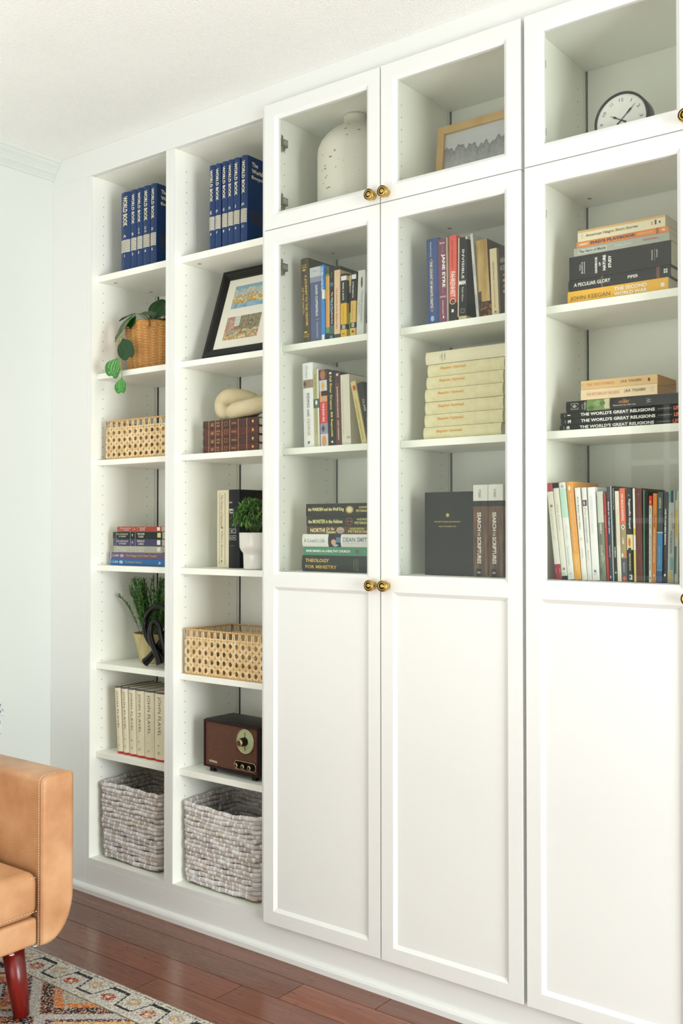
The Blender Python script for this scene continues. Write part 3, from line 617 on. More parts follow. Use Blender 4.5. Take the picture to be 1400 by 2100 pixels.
# --- right cabinet, upper stack
z = 1.6055; y3 = .07
book('yellow book at the bottom of the upper stack in the right cabinet', .874, y3 - .006, z, .0305, .237, '#eab22a',
     [('d', 'JOHN KEEGAN', .20, .60, .03, .44, '#7a5c14', 0), ('d', 'THE SECOND', .56, .84, .48, .80, '#f4f0e0', .03), ('d', 'WORLD WAR', .18, .46, .48, .80, '#f4f0e0', .03)], [(.35, .65, .93, .965, '#e8e4d0')], depth=.15, flat=True); z += .0320
book('black hardback with white title on the yellow book', .874, y3 - .002, z, .0262, .240, '#20211f',
     [('d', 'A PECULIAR GLORY', .34, .66, .06, .43, '#ecebe4', .02), ('d', 'PIPER', .36, .62, .60, .70, '#ecebe4', .02)], [(0, 1, .335, .35, '#6b5a3c'), (0, 1, .87, .90, '#6b3f2a'), (.35, .50, .94, .955, '#dcdcd6'), (.55, .70, .94, .955, '#dcdcd6'), (.35, .50, .96, .975, '#dcdcd6'), (.55, .70, .96, .975, '#dcdcd6')], depth=.155, flat=True, hard=True); z += .0266
book('very thick black book with upright white title in the right cabinet stack', .8755, y3, z, .0535, .240, '#22241f',
     [('h', 'Anna', .35, .62, .105, .12, '#dededa', .01), ('h', 'Botsford', .22, .70, .125, .142, '#dededa', .01), ('h', 'Comstock', .2, .72, .15, .165, '#dededa', .01), ('h', 'HANDBOOK', .14, .84, .265, .29, '#f2f2ee', .03), ('h', 'OF', .42, .58, .305, .325, '#f2f2ee', .03), ('h', 'NATURE', .20, .86, .345, .375, '#f2f2ee', .04), ('h', 'STUDY', .28, .80, .40, .43, '#f2f2ee', .04), ('h', 'Comstock', .30, .72, .815, .83, '#dededa', .01), ('h', 'Cornell', .38, .70, .86, .875, '#dededa', .01)], [(.25, .75, .845, .8475, '#9a9a94')], depth=.155, flat=True); z += .0540
book('worn grey paperback between the thick black and the orange book', .887, y3, z, .0185, .225, '#a5aa9c',
     [('d', 'The Hero of Manila', .3, .66, .06, .35, '#4a4c44', .01), ('d', 'ADMIRAL DEWEY', .3, .6, .44, .62, '#dcdcd4', 0), ('d', 'ROCKWELL', .42, .66, .74, .89, '#c65a52', .02)], [(.2, .75, .05, .36, '#c4c8bc')], depth=.13, flat=True); z += .0190
book('orange paperback with dark block title in the right cabinet stack', .894, y3, z, .0128, .216, '#e0842c',
     [('d', "DAD'S PLAYBOOK", .24, .80, .16, .66, '#4a3f4a', .04), ('d', 'LIMBERT', .3, .66, .03, .14, '#f4e8d4', .02), ('d', 'WISDOM FOR FATHERS', .4, .58, .68, .84, '#f4e0c0', 0)], [(0, 1, .87, .90, '#b05a1c'), (.3, .7, .93, .97, '#f0c490', 'o')], depth=.13, flat=True); z += .0132
book('cream paperback with brown edge on top of the right cabinet stack', .897, y3, z, .0260, .206, '#e3d9b6',
     [('d', 'American Negro Short Stories', .28, .58, .10, .70, '#6a5a3c', .01), ('h', 'CLARKE', .25, .7, .05, .06, '#9a8a64', 0)], [(.80, 1, 0, 1, '#d2ab6c'), (.3, .6, .85, .86, '#c45a3c'), (.3, .7, .885, .905, '#4a463c'), (.3, .6, .93, .95, '#3a382c', 'd')], depth=.12, flat=True)
# --- right cabinet, middle stack
z = 1.3135
for k, (n, x) in enumerate((('3', .850), ('2', .853), ('1', .852))):
    book({'3': 'lowest', '2': 'middle', '1': 'uppermost'}[n] + ' of the three flat black books numbered ' + n + ' on their spines', x, y3, z, .0135, .297, '#1b1d1b',
         [('d', "THE WORLD'S GREAT RELIGIONS", .26, .80, .17, .76, '#f0f0ea', .03), ('h', n, .22, .82, .06, .085, '#f4f4f0', .04), ('d', 'by THE EDITORS of', .4, .6, .785, .885, '#d0d0c8', 0), ('d', 'LIFE', .22, .82, .90, .955, '#e8754c', .04), ('h', 'VOLUME', .25, .75, .035, .043, '#d0d0c8', 0)], [], depth=.165, flat=True, hard=True, group='three black numbered volumes', bulge=.001); z += .0144
book('thick black hardback with green landscape panel above the numbered volumes', .866, y3, z, .0250, .275, '#1c1f1d',
     [('h', 'J.R.R.', .2, .7, .145, .155, '#d8d8d0', .01), ('h', 'TOLKIEN', .1, .85, .165, .18, '#e0e0d8', .01), ('d', 'THE', .72, .84, .50, .53, '#c0804a', 0), ('d', 'HOBBIT', .46, .70, .47, .56, '#d08a4a', .02), ('d', 'Illustrated by Alan Lee', .20, .38, .42, .61, '#d8d8d0', 0), ('h', 'W', .3, .7, .70, .74, '#9a9a94', .01)],
     [(0, 1, .185, .39, '#6f8a45'), (0, .5, .19, .26, '#4a6a34', 'd'), (.3, 1, .24, .33, '#8aa060', 'd'), (.1, 1, .34, .385, '#c4c49a'), (.4, .8, .30, .35, '#55703e', 'o'), (0, 1, .383, .39, '#b57a3c'), (.22, .80, .045, .11, '#b8b8b2', 'f'), (.32, .7, .055, .10, '#9c9c96', 'd')], depth=.165, flat=True, hard=True, bulge=.002); z += .0256
PGY = noise_mat('yellowed_pages', '#c88a3c', '#d9a050', 600, .8, stretch=(1, .02, .02))
book('cream paperback under the tan one, right cabinet middle stack', .903, y3, z, .0235, .180, '#e9d2a8',
     [('d', 'THE RETURN OF THE KING', .36, .66, .08, .52, '#d3907a', 0), ('d', 'J.R.R. TOLKIEN', .36, .68, .58, .85, '#4a4436', .01), ('h', 'I', .45, .55, .03, .04, '#8a9a9a')], [(.3, .7, .93, .95, '#5a5648', 'f')], depth=.12, flat=True, pages=PGY); z += .0240
book('tan paperback topmost on the right cabinet middle stack', .9035, y3, z, .0200, .180, '#e0b87c',
     [('d', 'THE TWO TOWERS', .36, .66, .08, .45, '#d3906a', 0), ('d', 'J.R.R. TOLKIEN', .36, .68, .53, .80, '#4a4436', .01), ('h', 'II', .4, .6, .02, .035, '#7a8a8a')], [(.3, .7, .88, .91, '#4a463a', 'o')], depth=.12, flat=True, pages=PGY)
# --- right cabinet, bottom row
z0 = .9685; y4 = .045
rowd = [
 (.8510, .0148, .224, -6.1, '#e9e6da', 'white book with dark red ends at the left end of the long bottom row', [('d', 'THE READING LIFE', .3, .6, .22, .6, '#c9c4b4', 0)], [(0, 1, 0, .09, '#b04a54'), (0, 1, .845, 1, '#a8354c'), (.3, .75, .225, .255, '#b0502c', 'o'), (.15, .9, .895, .93, '#e6dcd8', 'f')]),
 (.8664, .0142, .224, -5.9, '#e8e5d6', 'white book with black top, second in the long bottom row', [('d', 'The Pursuit', .4, .66, .22, .5, '#b8b4a0', 0)], [(0, 1, 0, .055, '#2c2e1e'), (.1, .8, .925, .965, '#bfe0c2'), (0, 1, .965, 1, '#2c3a30'), (.3, .8, .875, .91, '#7d857c', 'd')]),
 (.8812, .0165, .224, -5.7, '#e9ebe4', 'white book with mint green upper part near the left of the bottom row', [('d', 'Susannah', .35, .6, .66, .85, '#b0b8b0', 0), ('d', 'Life Together', .4, .6, .45, .6, '#9fb8a8', 0)], [(0, 1, .065, .36, '#bfe0cc'), (.3, .7, .02, .055, '#b4b8b4', 'o'), (.4, .6, .93, .95, '#9aa0a0', 'd')]),
 (.8983, .0165, .225, -5.4, '#e3a14a', 'orange yellow paperback with white star leaning left in the bottom row', [('d', 'Beauty of Hospitality That Works in the World', .35, .6, .12, .70, '#f4e6c8', 0), ('d', 'Winfree', .35, .6, .78, .90, '#f2dcb0', 0)], [(.2, .65, .04, .09, '#f4ecd8', 'd'), (.3, .55, .035, .095, '#f4ecd8', 'o'), (0, 1, .74, 1, '#eeb04e')]),
 (.9156, .0132, .211, -4.8, '#ecebe3', 'white paperback with spaced grey title beside the orange yellow one', [('d', 'Even Better than Eden', .4, .62, .10, .45, '#5a5a54', .01), ('d', 'GUTHRIE', .45, .62, .66, .76, '#9a9a92', 0)], [(.35, .65, .54, .575, '#cfcfc6', 'o')]),
 (.9293, .0112, .211, -3.9, '#e6e5de', 'white book with a tiny photo near the top of its spine', [('d', 'The Intelligently', .35, .75, .21, .60, '#8a8a84', 0), ('d', 'People', .4, .7, .68, .78, '#9a9a94', 0)], [(.05, .95, .135, .20, '#3a3c50'), (.2, .6, .145, .19, '#d8a8a8', 'o')]),
 (.9410, .0178, .211, -3.1, '#eeefec', 'thick plain white paperback with a small black mark at its foot', [('d', 'WOMEN OF THE WORD', .3, .6, .09, .5, '#d8dada', 0), ('h', 'IVP', .25, .7, .93, .94, '#8a8c8c', 0)], [(.3, .5, .88, .92, '#3a3c3c', 'd'), (.5, .62, .89, .92, '#9a9c9c')]),
 (.9600, .0142, .201, -2.4, '#c9cfc0', 'grey green misty forest spined book with white lettering', [('d', 'DEEPLY', .35, .6, .36, .48, '#f0f2ea', .02), ('d', 'ORTLUND', .35, .58, .60, .72, '#e8eadf', .01)], [(0, 1, .35, 1, '#77806c'), (0, .6, .45, .60, '#5f6a58', 'd'), (.3, 1, .68, .82, '#96a07c', 'd'), (0, .5, .84, .95, '#55604e', 'd')]),
 (.9750, .0058, .197, -2.3, '#a8281e', 'thin red paperback beside the grey green misty one', [('d', 'THE KNOWLEDGE OF', .35, .65, .25, .4, '#e8d8d0', 0)], []),
 (.9814, .0078, .211, -1.9, '#232a3e', 'navy paperback with white title and a curved line at its top', [('d', "Beauty for Truth's Sake", .3, .75, .16, .50, '#f0f0f4', .03), ('d', 'Caldecott', .3, .7, .62, .75, '#d8dce4', 0), ('h', 'B', .3, .7, .945, .97, '#e8e8ec', .02)], [(.1, .9, .02, .11, '#8a8e9c', 'f')]),
 (.9896, .0036, .212, -1.7, '#dfe4dc', 'very thin white paperback with a teal edge next to the navy one', [], [(.6, 1, 0, 1, '#3f6d66')]),
 (.9936, .0062, .212, -1.5, '#26281f', 'thin black paperback with small white capitals beside the thin white one', [('d', 'Teaching from Rest', .3, .7, .02, .25, '#e8e8e0', .01), ('d', 'HUMAN', .3, .75, .64, .75, '#e8e8e0', .03), ], [(.3, .8, .90, .92, '#e0e0d8', 'o')]),
 (1.0003, .0095, .201, -1.8, '#e6e0cb', 'plain cream paperback left of the orange red one', [], [(.1, .9, .2, .6, '#ddd6c0')]),
 (1.0103, .0128, .207, -1.5, '#a3905f', 'orange, tan and grey banded book with a diamond emblem in the bottom row', [('d', 'ON GRACE EXISTING', .3, .72, .06, .35, '#f6e8e0', .02), ('d', 'LAME', .32, .64, .53, .60, '#f0eadc', .02), ('d', 'Beaumont', .4, .6, .80, .90, '#e4e6ea', .01)], [(0, 1, 0, .39, '#e0673a'), (.1, .9, .385, .45, '#d9e6d6', 'd'), (.35, .65, .405, .43, '#3a4040', 'o'), (0, .5, .69, .75, '#d9ddd0', 'd'), (.5, 1, .69, .75, '#e0673a', 'd'), (0, 1, .75, 1, '#4a4d54'), (.05, .95, .94, 1.0, '#e0673a', 'd')]),
 (1.0235, .0142, .206, -.9, '#20231c', 'black book with a yellow panel and red figure on its spine', [('d', 'Ragamuffin Gospel', .35, .75, .115, .43, '#eceae2', .025), ('h', 'THE', .3, .6, .065, .08, '#c8c8c0', 0), ('d', 'MANNING', .35, .6, .70, .88, '#e6d98c', .01)], [(0, 1, .495, .66, '#e4da9a'), (.25, .62, .53, .625, '#df4a28', 'o'), (.2, .7, .635, .67, '#20231c', 'o'), (.3, .8, .925, .98, '#d8d8d0'), (.3, .6, .93, .97, '#1c1c1a', 'd')]),
 (1.0382, .0050, .206, -.8, '#efefe4', 'thin white and yellow paperback between the black and maroon books', [], [(0, 1, .43, .50, '#d9c64a'), (0, 1, .66, 1, '#ded27c')]),
 (1.0437, .0148, .206, -.6, '#6a3430', 'brownish maroon book with faint gold lettering in the bottom row', [('d', 'Come Thou Fount: Morning Prayers', .5, .72, .16, .62, '#9a6a3c', 0), ('d', 'Mason', .5, .7, .70, .76, '#9a6a3c', 0)], [(.4, .6, .055, .075, '#b08a5c', 'd')]),
 (1.0590, .0045, .202, 0, '#2f6a52', 'thin green book beside the brownish maroon one', [], [(.35, .6, 0, 1, '#6fa48c')]),
 (1.0640, .0066, .199, 0, '#191a18', 'plain black book between the thin green and the red topped white ones', [], []),
 (1.0711, .0066, .189, .4, '#e4e4da', 'white paperback with red top band in the right half of the row', [('d', 'THE BEST CHRISTMAS PAGEANT EVER', .3, .7, .25, .86, '#4a4c48', 0), ('d', 'ROBINSON', .3, .65, .13, .22, '#3a3c38', .02)], [(0, 1, 0, .115, '#d8261e'), (.3, .7, .055, .09, '#f0c43a', 'o'), (.35, .7, .94, .96, '#4a4c48')]),
 (1.0781, .0094, .194, 1.0, '#dc8526', 'orange paperback right of the red topped white one', [('d', 'TRUE FEED', .3, .66, .24, .38, '#5a3210', 0), ('d', 'ON UNDER GODS JUSTICE', .3, .66, .40, .78, '#f2e2c4', .02)], [(.3, .75, .91, .935, '#f0e0c8', 'o')]),
 (1.0880, .0128, .196, 1.1, '#3e8ac0', 'teal topped blue paperback near the right end of the bottom row', [('d', 'KEEPING', .3, .7, .06, .18, '#cfc79a', .02), ('d', 'the Balance', .4, .65, .20, .34, '#8fb0a8', 0), ('d', 'ASHTON', .35, .65, .60, .80, '#9fc8e0', 0)], [(0, 1, 0, .44, '#3c4f50'), (0, 1, .44, .452, '#c8dde4'), (0, 1, .86, .866, '#a8c4dc'), (0, 1, .866, 1, '#2f6398')]),
 (1.1015, .0100, .195, 1.1, '#1d1a17', 'black paperback with white capitals right of the blue one', [('d', 'ONE-TO-ONE BIBLE READING', .35, .7, .18, .58, '#ececE6'.lower(), .03), ('d', 'HELM', .4, .65, .60, .74, '#7a3a2c', 0)], [(.3, .75, .90, .93, '#e8e8e2', 'o')]),
 (1.1122, .0140, .199, 1.2, '#a8b2ac', 'grey teal mottled book with thin dark capitals near the right end', [('d', 'MORRISON', .3, .7, .44, .68, '#4c5450', 0), ('d', 'BELOVED', .4, .7, .24, .36, '#c4ae6a', .01)], [(0, .3, 0, .13, '#5f958f'), (.35, .8, 0, .13, '#2a3c40'), (.3, .9, .72, .86, '#7d9c98'), (.2, .7, .88, .98, '#c9a62e', 'o'), (.55, .95, .35, .42, '#8a9296', 'o')]),
 (1.1272, .0085, .198, 1.0, '#b9b9a4', 'last narrow multicoloured book at the right end of the bottom row', [], [(0, .4, 0, .1, '#4f8d86'), (0, .5, .2, .5, '#c9a62e'), (0, .5, .6, .9, '#3f6d66')]),
]
for x, wd, h, ln, c, lb, tx, bd in rowd:
    book(lb, x, y4, z0, wd * .965 - .0002, h, c, tx, bd, depth=.145, lean=ln, hard=False)
# --- stack of fantasy paperbacks in first bookcase
z = .9675; y5 = .06
book('blue paperback at the bottom of the small stack in the first bookcase', -.760, y5, z, .0205, .268, '#1f639c',
     [('d', 'C. S. LEWIS', .35, .66, .05, .17, '#f0f0ea', .01), ('d', 'The Magicians Nephew', .3, .7, .30, .61, '#c3b25e', 0), ('h', 'W', .3, .7, .90, .94, '#e8e8e4', .02)], [(.25, .75, .19, .26, '#a9c2d4', 'o'), (0, 1, .012, .02, '#d0dce4')], depth=.13, flat=True); z += .0208
book('mauve paperback with gold script title, second from stack bottom', -.759, y5, z, .0210, .268, '#5f4f72',
     [('d', 'C. S. LEWIS', .35, .66, .06, .18, '#e8e6ea', .01), ('d', 'The Voyage of the Dawn Treader', .26, .74, .31, .87, '#cfa95c', .01)], [(.25, .75, .20, .27, '#a99cb4', 'o'), (0, 1, .02, .035, '#d0c8d8')], depth=.13, flat=True); z += .0214
def narnia(label, x, t, L_, c, sub1, sub2, num, ic):
    global z
    k = '#e4decb'
    book(label, x, y5, z, t, L_, c, [('d', 'THE CHRONICLES', .54, .78, .08, .32, k, 0), ('d', 'OF NARNIA', .2, .44, .13, .28, k, 0), ('h', num, .3, .7, .40, .425, k, .01), ('d', sub1, .54, .84, .51, .66, k, .01), ('d', sub2, .16, .44, .53, .64, k, .01)],
         [(0, 1, .07, .073, k), (0, 1, .365, .368, k), (0, 1, .465, .468, k), (.15, .85, .015, .05, '#a49c8a', 'f'), (.2, .85, .91, .975, ic)], depth=.125, flat=True); z += t + .0006
narnia('pale grey worn paperback in the middle of the small stack', -.737, .0205, .231, '#a7a996', 'THE LION WITCH', 'WARDROBE', '1', '#e0d6b4')
narnia('purple navy paperback with white icon in the small stack', -.740, .0228, .234, '#38355e', 'PRINCE', 'CASPIAN', '2', '#eceae6')
narnia('dark green paperback second from the top of the small stack', -.742, .0222, .238, '#22372a', 'THE SILVER', 'CHAIR', '4', '#d9cf84')
narnia('red paperback on top of the small stack in the first bookcase', -.720, .0165, .212, '#a83a2c', 'THE LAST', 'BATTLE', '7', '#e6e4dc')
# --- leather books under the sculpture
z = 1.3135; LB = noise_mat('dark_leather_a', '#3a2018', '#4c2a1e', 60, .42, bump=.2); LB2 = noise_mat('dark_leather_b', '#4c2218', '#5c2c20', 60, .42, bump=.2)
tt = [('JUDGES', 'RUTH'), ('SAMUEL', 'KINGS'), ('EZRA', 'JOB'), ('MATTHEW', 'MARK')]
for k, t_ in enumerate((.0225, .0245, .0250, .0245)):
    cr_ = '#c9905c'
    book(['bottom', 'second from the bottom', 'third from the bottom', 'topmost'][k] + ' brown leather volume with copper rules beneath the cream link sculpture', -.3125, .05, z, t_, .226, (LB2, LB)[k % 2],
         [('h', 'BIBLE', .3, .7, .15, .205, cr_), ('h', tt[k][0], .55, .78, .255, .32, cr_), ('h', tt[k][1], .2, .42, .255, .32, cr_), ('h', 'CALVIN', .35, .6, .53, .62, cr_)],
         [(0, 1, q, q + .012, '#a97d60') for q in (.105, .225, .35, .49, .645, .795)] + [(.25, .75, .40, .45, cr_, 'f'), (.3, .75, .89, .93, '#e0ae68', 'd')], depth=.16, flat=True, hard=True, group='brown leather volumes', bulge=.0015); z += t_ + .0004
LEATHER_TOP = z
# standing pair behind the potted plant
book('thick cream book with a framed spine beside the white plant pot', -.3185, .115, .9675, .0490, .237, '#dfd8b8',
     [('d', 'The Works of Nathaniel', .34, .56, .06, .48, '#9c957c', 0), ('d', 'William J. Bouwsma', .34, .56, .52, .88, '#9c957c', 0), ('h', 'B', .4, .52, .905, .93, '#5a5644', .02)], [(.22, .74, .04, .95, '#a9a288', 'f'), (.36, .60, .475, .50, '#6a6552', 'd')], depth=.155, hard=True, bulge=.003)
o = book('black navy book with white line icons behind the leafy white pot', -.2690, .115, .9675, .0445, .238, '#1b2125',
     [('h', 'MOO', .08, .4, .155, .175, '#d8dad8', .01), ('h', 'Bibl', .08, .5, .245, .27, '#ecece6', .03), ('h', 'Theo', .08, .5, .28, .305, '#ecece6', .03), ('h', 'ZONDERVAN', .1, .6, .715, .724, '#8a8e90', 0), ('h', 'IN', .25, .37, .518, .548, '#d0d2d0', .01), ('h', 'A', .15, .28, .60, .63, '#d0d2d0', .01)],
     [(.05, .34, .50, .56, '#c8cac8', 'f'), (.42, .74, .50, .56, '#c8cac8', 'f'), (.05, .34, .585, .645, '#c8cac8', 'f'), (.42, .74, .585, .645, '#c8cac8', 'f'), (.5, .66, .51, .55, '#d8dad8', 'f'), (.5, .66, .60, .63, '#b0b2b0', 'd')], depth=.155, hard=True)
s = MB(); s.box(.0448, .0452, .07, .14, .15, .236); s.build('cover_panel', mat('#3a1410', .4), o)
#PART3
# ================================================================== THINGS ON THE SHELVES
def grid_art(s, P, nx, nz, fn, m=0):
    """P(u,v)->xyz ; coloured cells"""
    for i in range(nx):
        for j in range(nz):
            s.quad(P(i / nx, j / nz), P((i + 1) / nx, j / nz), P((i + 1) / nx, (j + 1) / nz), P(i / nx, (j + 1) / nz), m=m, c=fn((i + .5) / nx, (j + .5) / nz))
def H(h, j=0):
    c = rgb(h); k = 1 + random.uniform(-j, j); return (c[0] * k, c[1] * k, c[2] * k, 1)
def frame_sides(W, Hh, fw, prof):
    """mitred frame; prof: list of (offset from outer edge, y) ; local x 0..W, z 0..H, front is -y"""
    s = MB()
    for k in range(len(prof) - 1):
        (o0, y0_), (o1, y1_) = prof[k], prof[k + 1]
        A = [(o0, o0), (W - o0, o0), (W - o0, Hh - o0), (o0, Hh - o0)]; B = [(o1, o1), (W - o1, o1), (W - o1, Hh - o1), (o1, Hh - o1)]
        for q in range(4):
            q2 = (q + 1) % 4
            s.quad((A[q][0], y0_, A[q][1]), (A[q2][0], y0_, A[q2][1]), (B[q2][0], y1_, B[q2][1]), (B[q][0], y1_, B[q][1]))
    return s
# --- black frame with two small paintings, leaning back
t = thing('picture_frame', 'black picture frame with two small watercolours leaning back in the second bookcase', 'picture frame', (-.3165, .0455, 1.6045), (R(-18.6), 0, 0))
W_, H_ = .262, .296
frame_sides(W_, H_, .032, [(0, .018), (0, .002), (.003, 0), (.012, .0), (.015, .003), (.018, .003), (.021, .007), (.025, .007), (.029, .011), (.030, .016)]).box(.001, W_ - .001, .0165, .0175, .001, H_ - .001).build('frame', mat('#1a1b18', .3), t)
MB().box(.029, W_ - .029, .012, .0135, .029, H_ - .029).build('mat_board', mat('#e4e0cf', .8), t)
from mathutils import noise as mnoise
def pick(L, u, v, sc_, jit=.10, seed=0):
    q = (mnoise.noise(Vector((u * sc_, v * sc_ * .55, seed))) + .5 + random.uniform(-jit, jit)) * len(L)
    return L[int(min(len(L) - 1, max(0, q)))]
def lake(u, v):
    v += .03 * math.sin(u * 9) + .02 * math.sin(u * 23)
    if v > .86: return H('#7fa4b0', .05)
    if v > .62: return H(pick(['#a9b4b2', '#93a9ae', '#b9bba8', '#c4bfa0'], u, v, 11), .05)
    if v > .40: return H(pick(['#b7a163', '#8c9a5c', '#cfc39a', '#a9824c', '#dcd8c2', '#7f9a8a', '#c98a52'], u, v, 11), .06)
    if v > .22: return H(pick(['#c29a4e', '#b98a4a', '#d8c88c', '#9aa05c'], u, v, 11), .05)
    return H(pick(['#6f97aa', '#86a9bd', '#93aec4'], u, v, 11), .08)
def street(u, v):
    if u < .24 and v > .30: return H(pick(['#b58a74', '#c4a08a', '#a97a68', '#8fa096'], u, v, 11), .05)
    if .24 <= u < .40 and v > .55: return H(pick(['#c9cbb8', '#b9c2bc', '#d4cfb4'], u, v, 11), .08)
    if u >= .40 and v > .48: return H(pick(['#77705c', '#8a8468', '#9a9478', '#5f5e50', '#8f7a66'], u, v, 11), .06)
    if v > .40: return H(pick(['#6f7a4c', '#8a8a58', '#a05a44', '#7d8a86'], u, v, 11), .06)
    if v > .15: return H(pick(['#c4603c', '#6f9a5c', '#5a7a86', '#d8c8a0', '#c49a6a', '#8fa06a', '#d98a6a'], u, v, 11), .06)
    return H(pick(['#c9b084', '#b5a070', '#7f8f58', '#c9714c', '#d4c49c'], u, v, 11), .05)
s = MB(); grid_art(s, lambda u, v: (.062 + .150 * u, .0115, .163 + .078 * v), 90, 48, lake); s.build('upper_painting', ATTR, t, recalc=False)['label'] = 'small lakeside townscape in watercolours'
s = MB(); grid_art(s, lambda u, v: (.060 + .140 * u, .0115, .056 + .078 * v), 90, 50, street); s.build('lower_painting', ATTR, t, recalc=False)['label'] = 'small street scene in watercolours'
# --- pale wood frame with a misty forest print
t = thing('picture_frame', 'pale oak frame with a grey misty forest print behind the middle upper glass door', 'picture frame', (.4545, .1435, 1.9240), (R(-5.6), 0, 0))
OAK = noise_mat('pale_oak', '#bf9a5e', '#d0ae74', 14, .5, stretch=(1, 1, 1), bump=.1)
W_, H_ = .228, .2325
frame_sides(W_, H_, .022, [(0, .020), (0, .0), (.001, -.001), (.0205, -.001), (.0215, 0), (.0215, .008)]).box(.001, W_ - .001, .0185, .0195, .001, H_ - .001).build('frame', OAK, t)
def mist(u, v):
    ridge = .72 + .05 * math.sin(u * 5 + 1) + .03 * math.sin(u * 31) + .02 * math.sin(u * 67) + .10 * u
    r2 = .42 + .06 * math.sin(u * 7) + .03 * math.sin(u * 43)
    n = random.uniform(-.03, .03)
    if v > ridge: g = .58 + .10 * (v - ridge) + n * .4
    elif v > r2: g = .20 + .30 * ((ridge - v) / max(.05, ridge - r2)) ** .7 + n * 2
    else: g = .20 - .10 * (r2 - v) + n
    return (g * .98, g, g * 1.0, 1)
s = MB(); grid_art(s, lambda u, v: (.021 + (W_ - .042) * u, .007, .021 + (H_ - .042) * v), 80, 60, mist); s.build('print', ATTR, t, recalc=False)
# --- round clock
cx, cy, cz = 1.0065, .060, 2.0065
t = thing('clock', 'round black rimmed clock with white face behind the right upper glass door', 'clock', (cx, cy, 1.9218))
zz = cz - 1.9218; rr = .0635
BK = mat('#2b2c27', .35)
MB().lathe([(rr - .0055, .004), (rr - .005, 0), (rr - .002, -.001), (rr, .001), (rr, .040), (rr - .004, .044), (.0001, .044)], 0, 0, zz, 64, axis='y').build('case', BK, t)
s = MB(); s.lathe([(.0001, .0035), (rr - .005, .0035)], 0, 0, zz, 64, axis='y'); s.build('dial', mat('#dfe0da', .5), t)
MB().box(-.022, .022, .010, .036, 0, .026).build('foot', BK, t, bevel=.003)
s = MB()
for n_ in range(1, 13):
    a = R(90 - 30 * n_); q = .0465; hh = .0075; ww = .0028 * len(str(n_)) + .0010 if n_ not in (1, 11) else (.0010 if n_ == 1 else .0040)
    V, F = text_mesh(str(n_), 0); i = len(s.v); rot = R(-30 * n_)
    for u_, v_ in V:
        lx, lz = (u_ - .5) * ww * 1.5, (v_ - .5) * hh
        s.v.append((q * math.cos(a) + lx * math.cos(rot) - lz * math.sin(rot), .0030, zz + q * math.sin(a) + lx * math.sin(rot) + lz * math.cos(rot)))
    for f in F: s.f.append(tuple(i + k for k in f)); s.m.append(0); s.sm.append(False); s.c.append(None)
s.build('numeral_lettering', mat('#5b5d58', .5), t, recalc=False)
def hand(name, ang, L_, w_, yy):
    s = MB(); d = Vector((math.cos(ang), 0, math.sin(ang))); n_ = Vector((-d.z, 0, d.x)); c = Vector((0, yy, zz))
    P = lambda a, b: tuple(c + d * a + n_ * b)
    s.quad(P(-.013, -w_ * .9), P(0, -w_ * .55), P(0, w_ * .55), P(-.013, w_ * .9))
    s.quad(P(0, -w_ * .4), P(L_ * .35, -w_ * .3), P(L_ * .35, w_ * .3), P(0, w_ * .4))
    s.quad(P(L_ * .35, -w_ * .4), P(L_ * .62, -w_), P(L_ * .66, w_ * 0), P(L_ * .62, w_), P(L_ * .35, w_ * .4))
    s.quad(P(L_ * .62, -w_), P(L_ * .70, -w_ * .25), P(L_, 0), P(L_ * .70, w_ * .25), P(L_ * .62, w_))
    m_ = MB()
    for f in s.f:
        pts_ = [s.v[k] for k in f]; m_.quad(*pts_); m_.quad(*[(p[0], p[1] + .0005, p[2]) for p in pts_])
    return m_.build(name, BK, t, recalc=False)
hand('hour_hand', R(150), .031, .0026, .0022); hand('minute_hand', R(43), .047, .0024, .0014)
# --- white bottle vase
m_ = noise_mat('chalky_white_ceramic', '#dad7c9', '#dedbce', 6, .7, bump=.08, bscale=60)
nt = m_.node_tree; N = nt.nodes; L = nt.links; b_ = N['Principled BSDF']
tc = N.new('ShaderNodeTexCoord'); mp = N.new('ShaderNodeMapping'); mp.inputs['Scale'].default_value = (45, 45, 80); L.new(tc.outputs['Object'], mp.inputs[0])
vo = N.new('ShaderNodeTexNoise'); vo.inputs['Scale'].default_value = 1.2; vo.inputs['Detail'].default_value = 3; L.new(mp.outputs[0], vo.inputs['Vector'])
rp = N.new('ShaderNodeValToRGB'); rp.color_ramp.elements[0].position = .680; rp.color_ramp.elements[1].position = .692
rp.color_ramp.elements[0].color = (0, 0, 0, 1); rp.color_ramp.elements[1].color = (1, 1, 1, 1); L.new(vo.outputs[0], rp.inputs[0])
mx = N.new('ShaderNodeMix'); mx.data_type = 'RGBA'; old = b_.inputs['Base Color'].links[0].from_socket
L.new(rp.outputs[0], mx.inputs[0]); L.new(old, mx.inputs[6]); mx.inputs[7].default_value = rgb('#8f6f3c'); L.new(mx.outputs[2], b_.inputs['Base Color'])
t = thing('vase', 'large chalky white bottle vase with brown chips behind the left upper glass door', 'vase', (.192, .150, 1.9218))
pf = [(.0001, 0), (.100, 0), (.107, .006), (.108, .03), (.108, .215), (.1055, .232), (.098, .249), (.085, .266), (.068, .281), (.050, .292), (.039, .300), (.0345, .306), (.033, .315), (.034, .322), (.033, .3265), (.029, .327), (.026, .322), (.026, .312)]
MB().lathe(pf, 0, 0, 0, 72).build('body', m_, t)
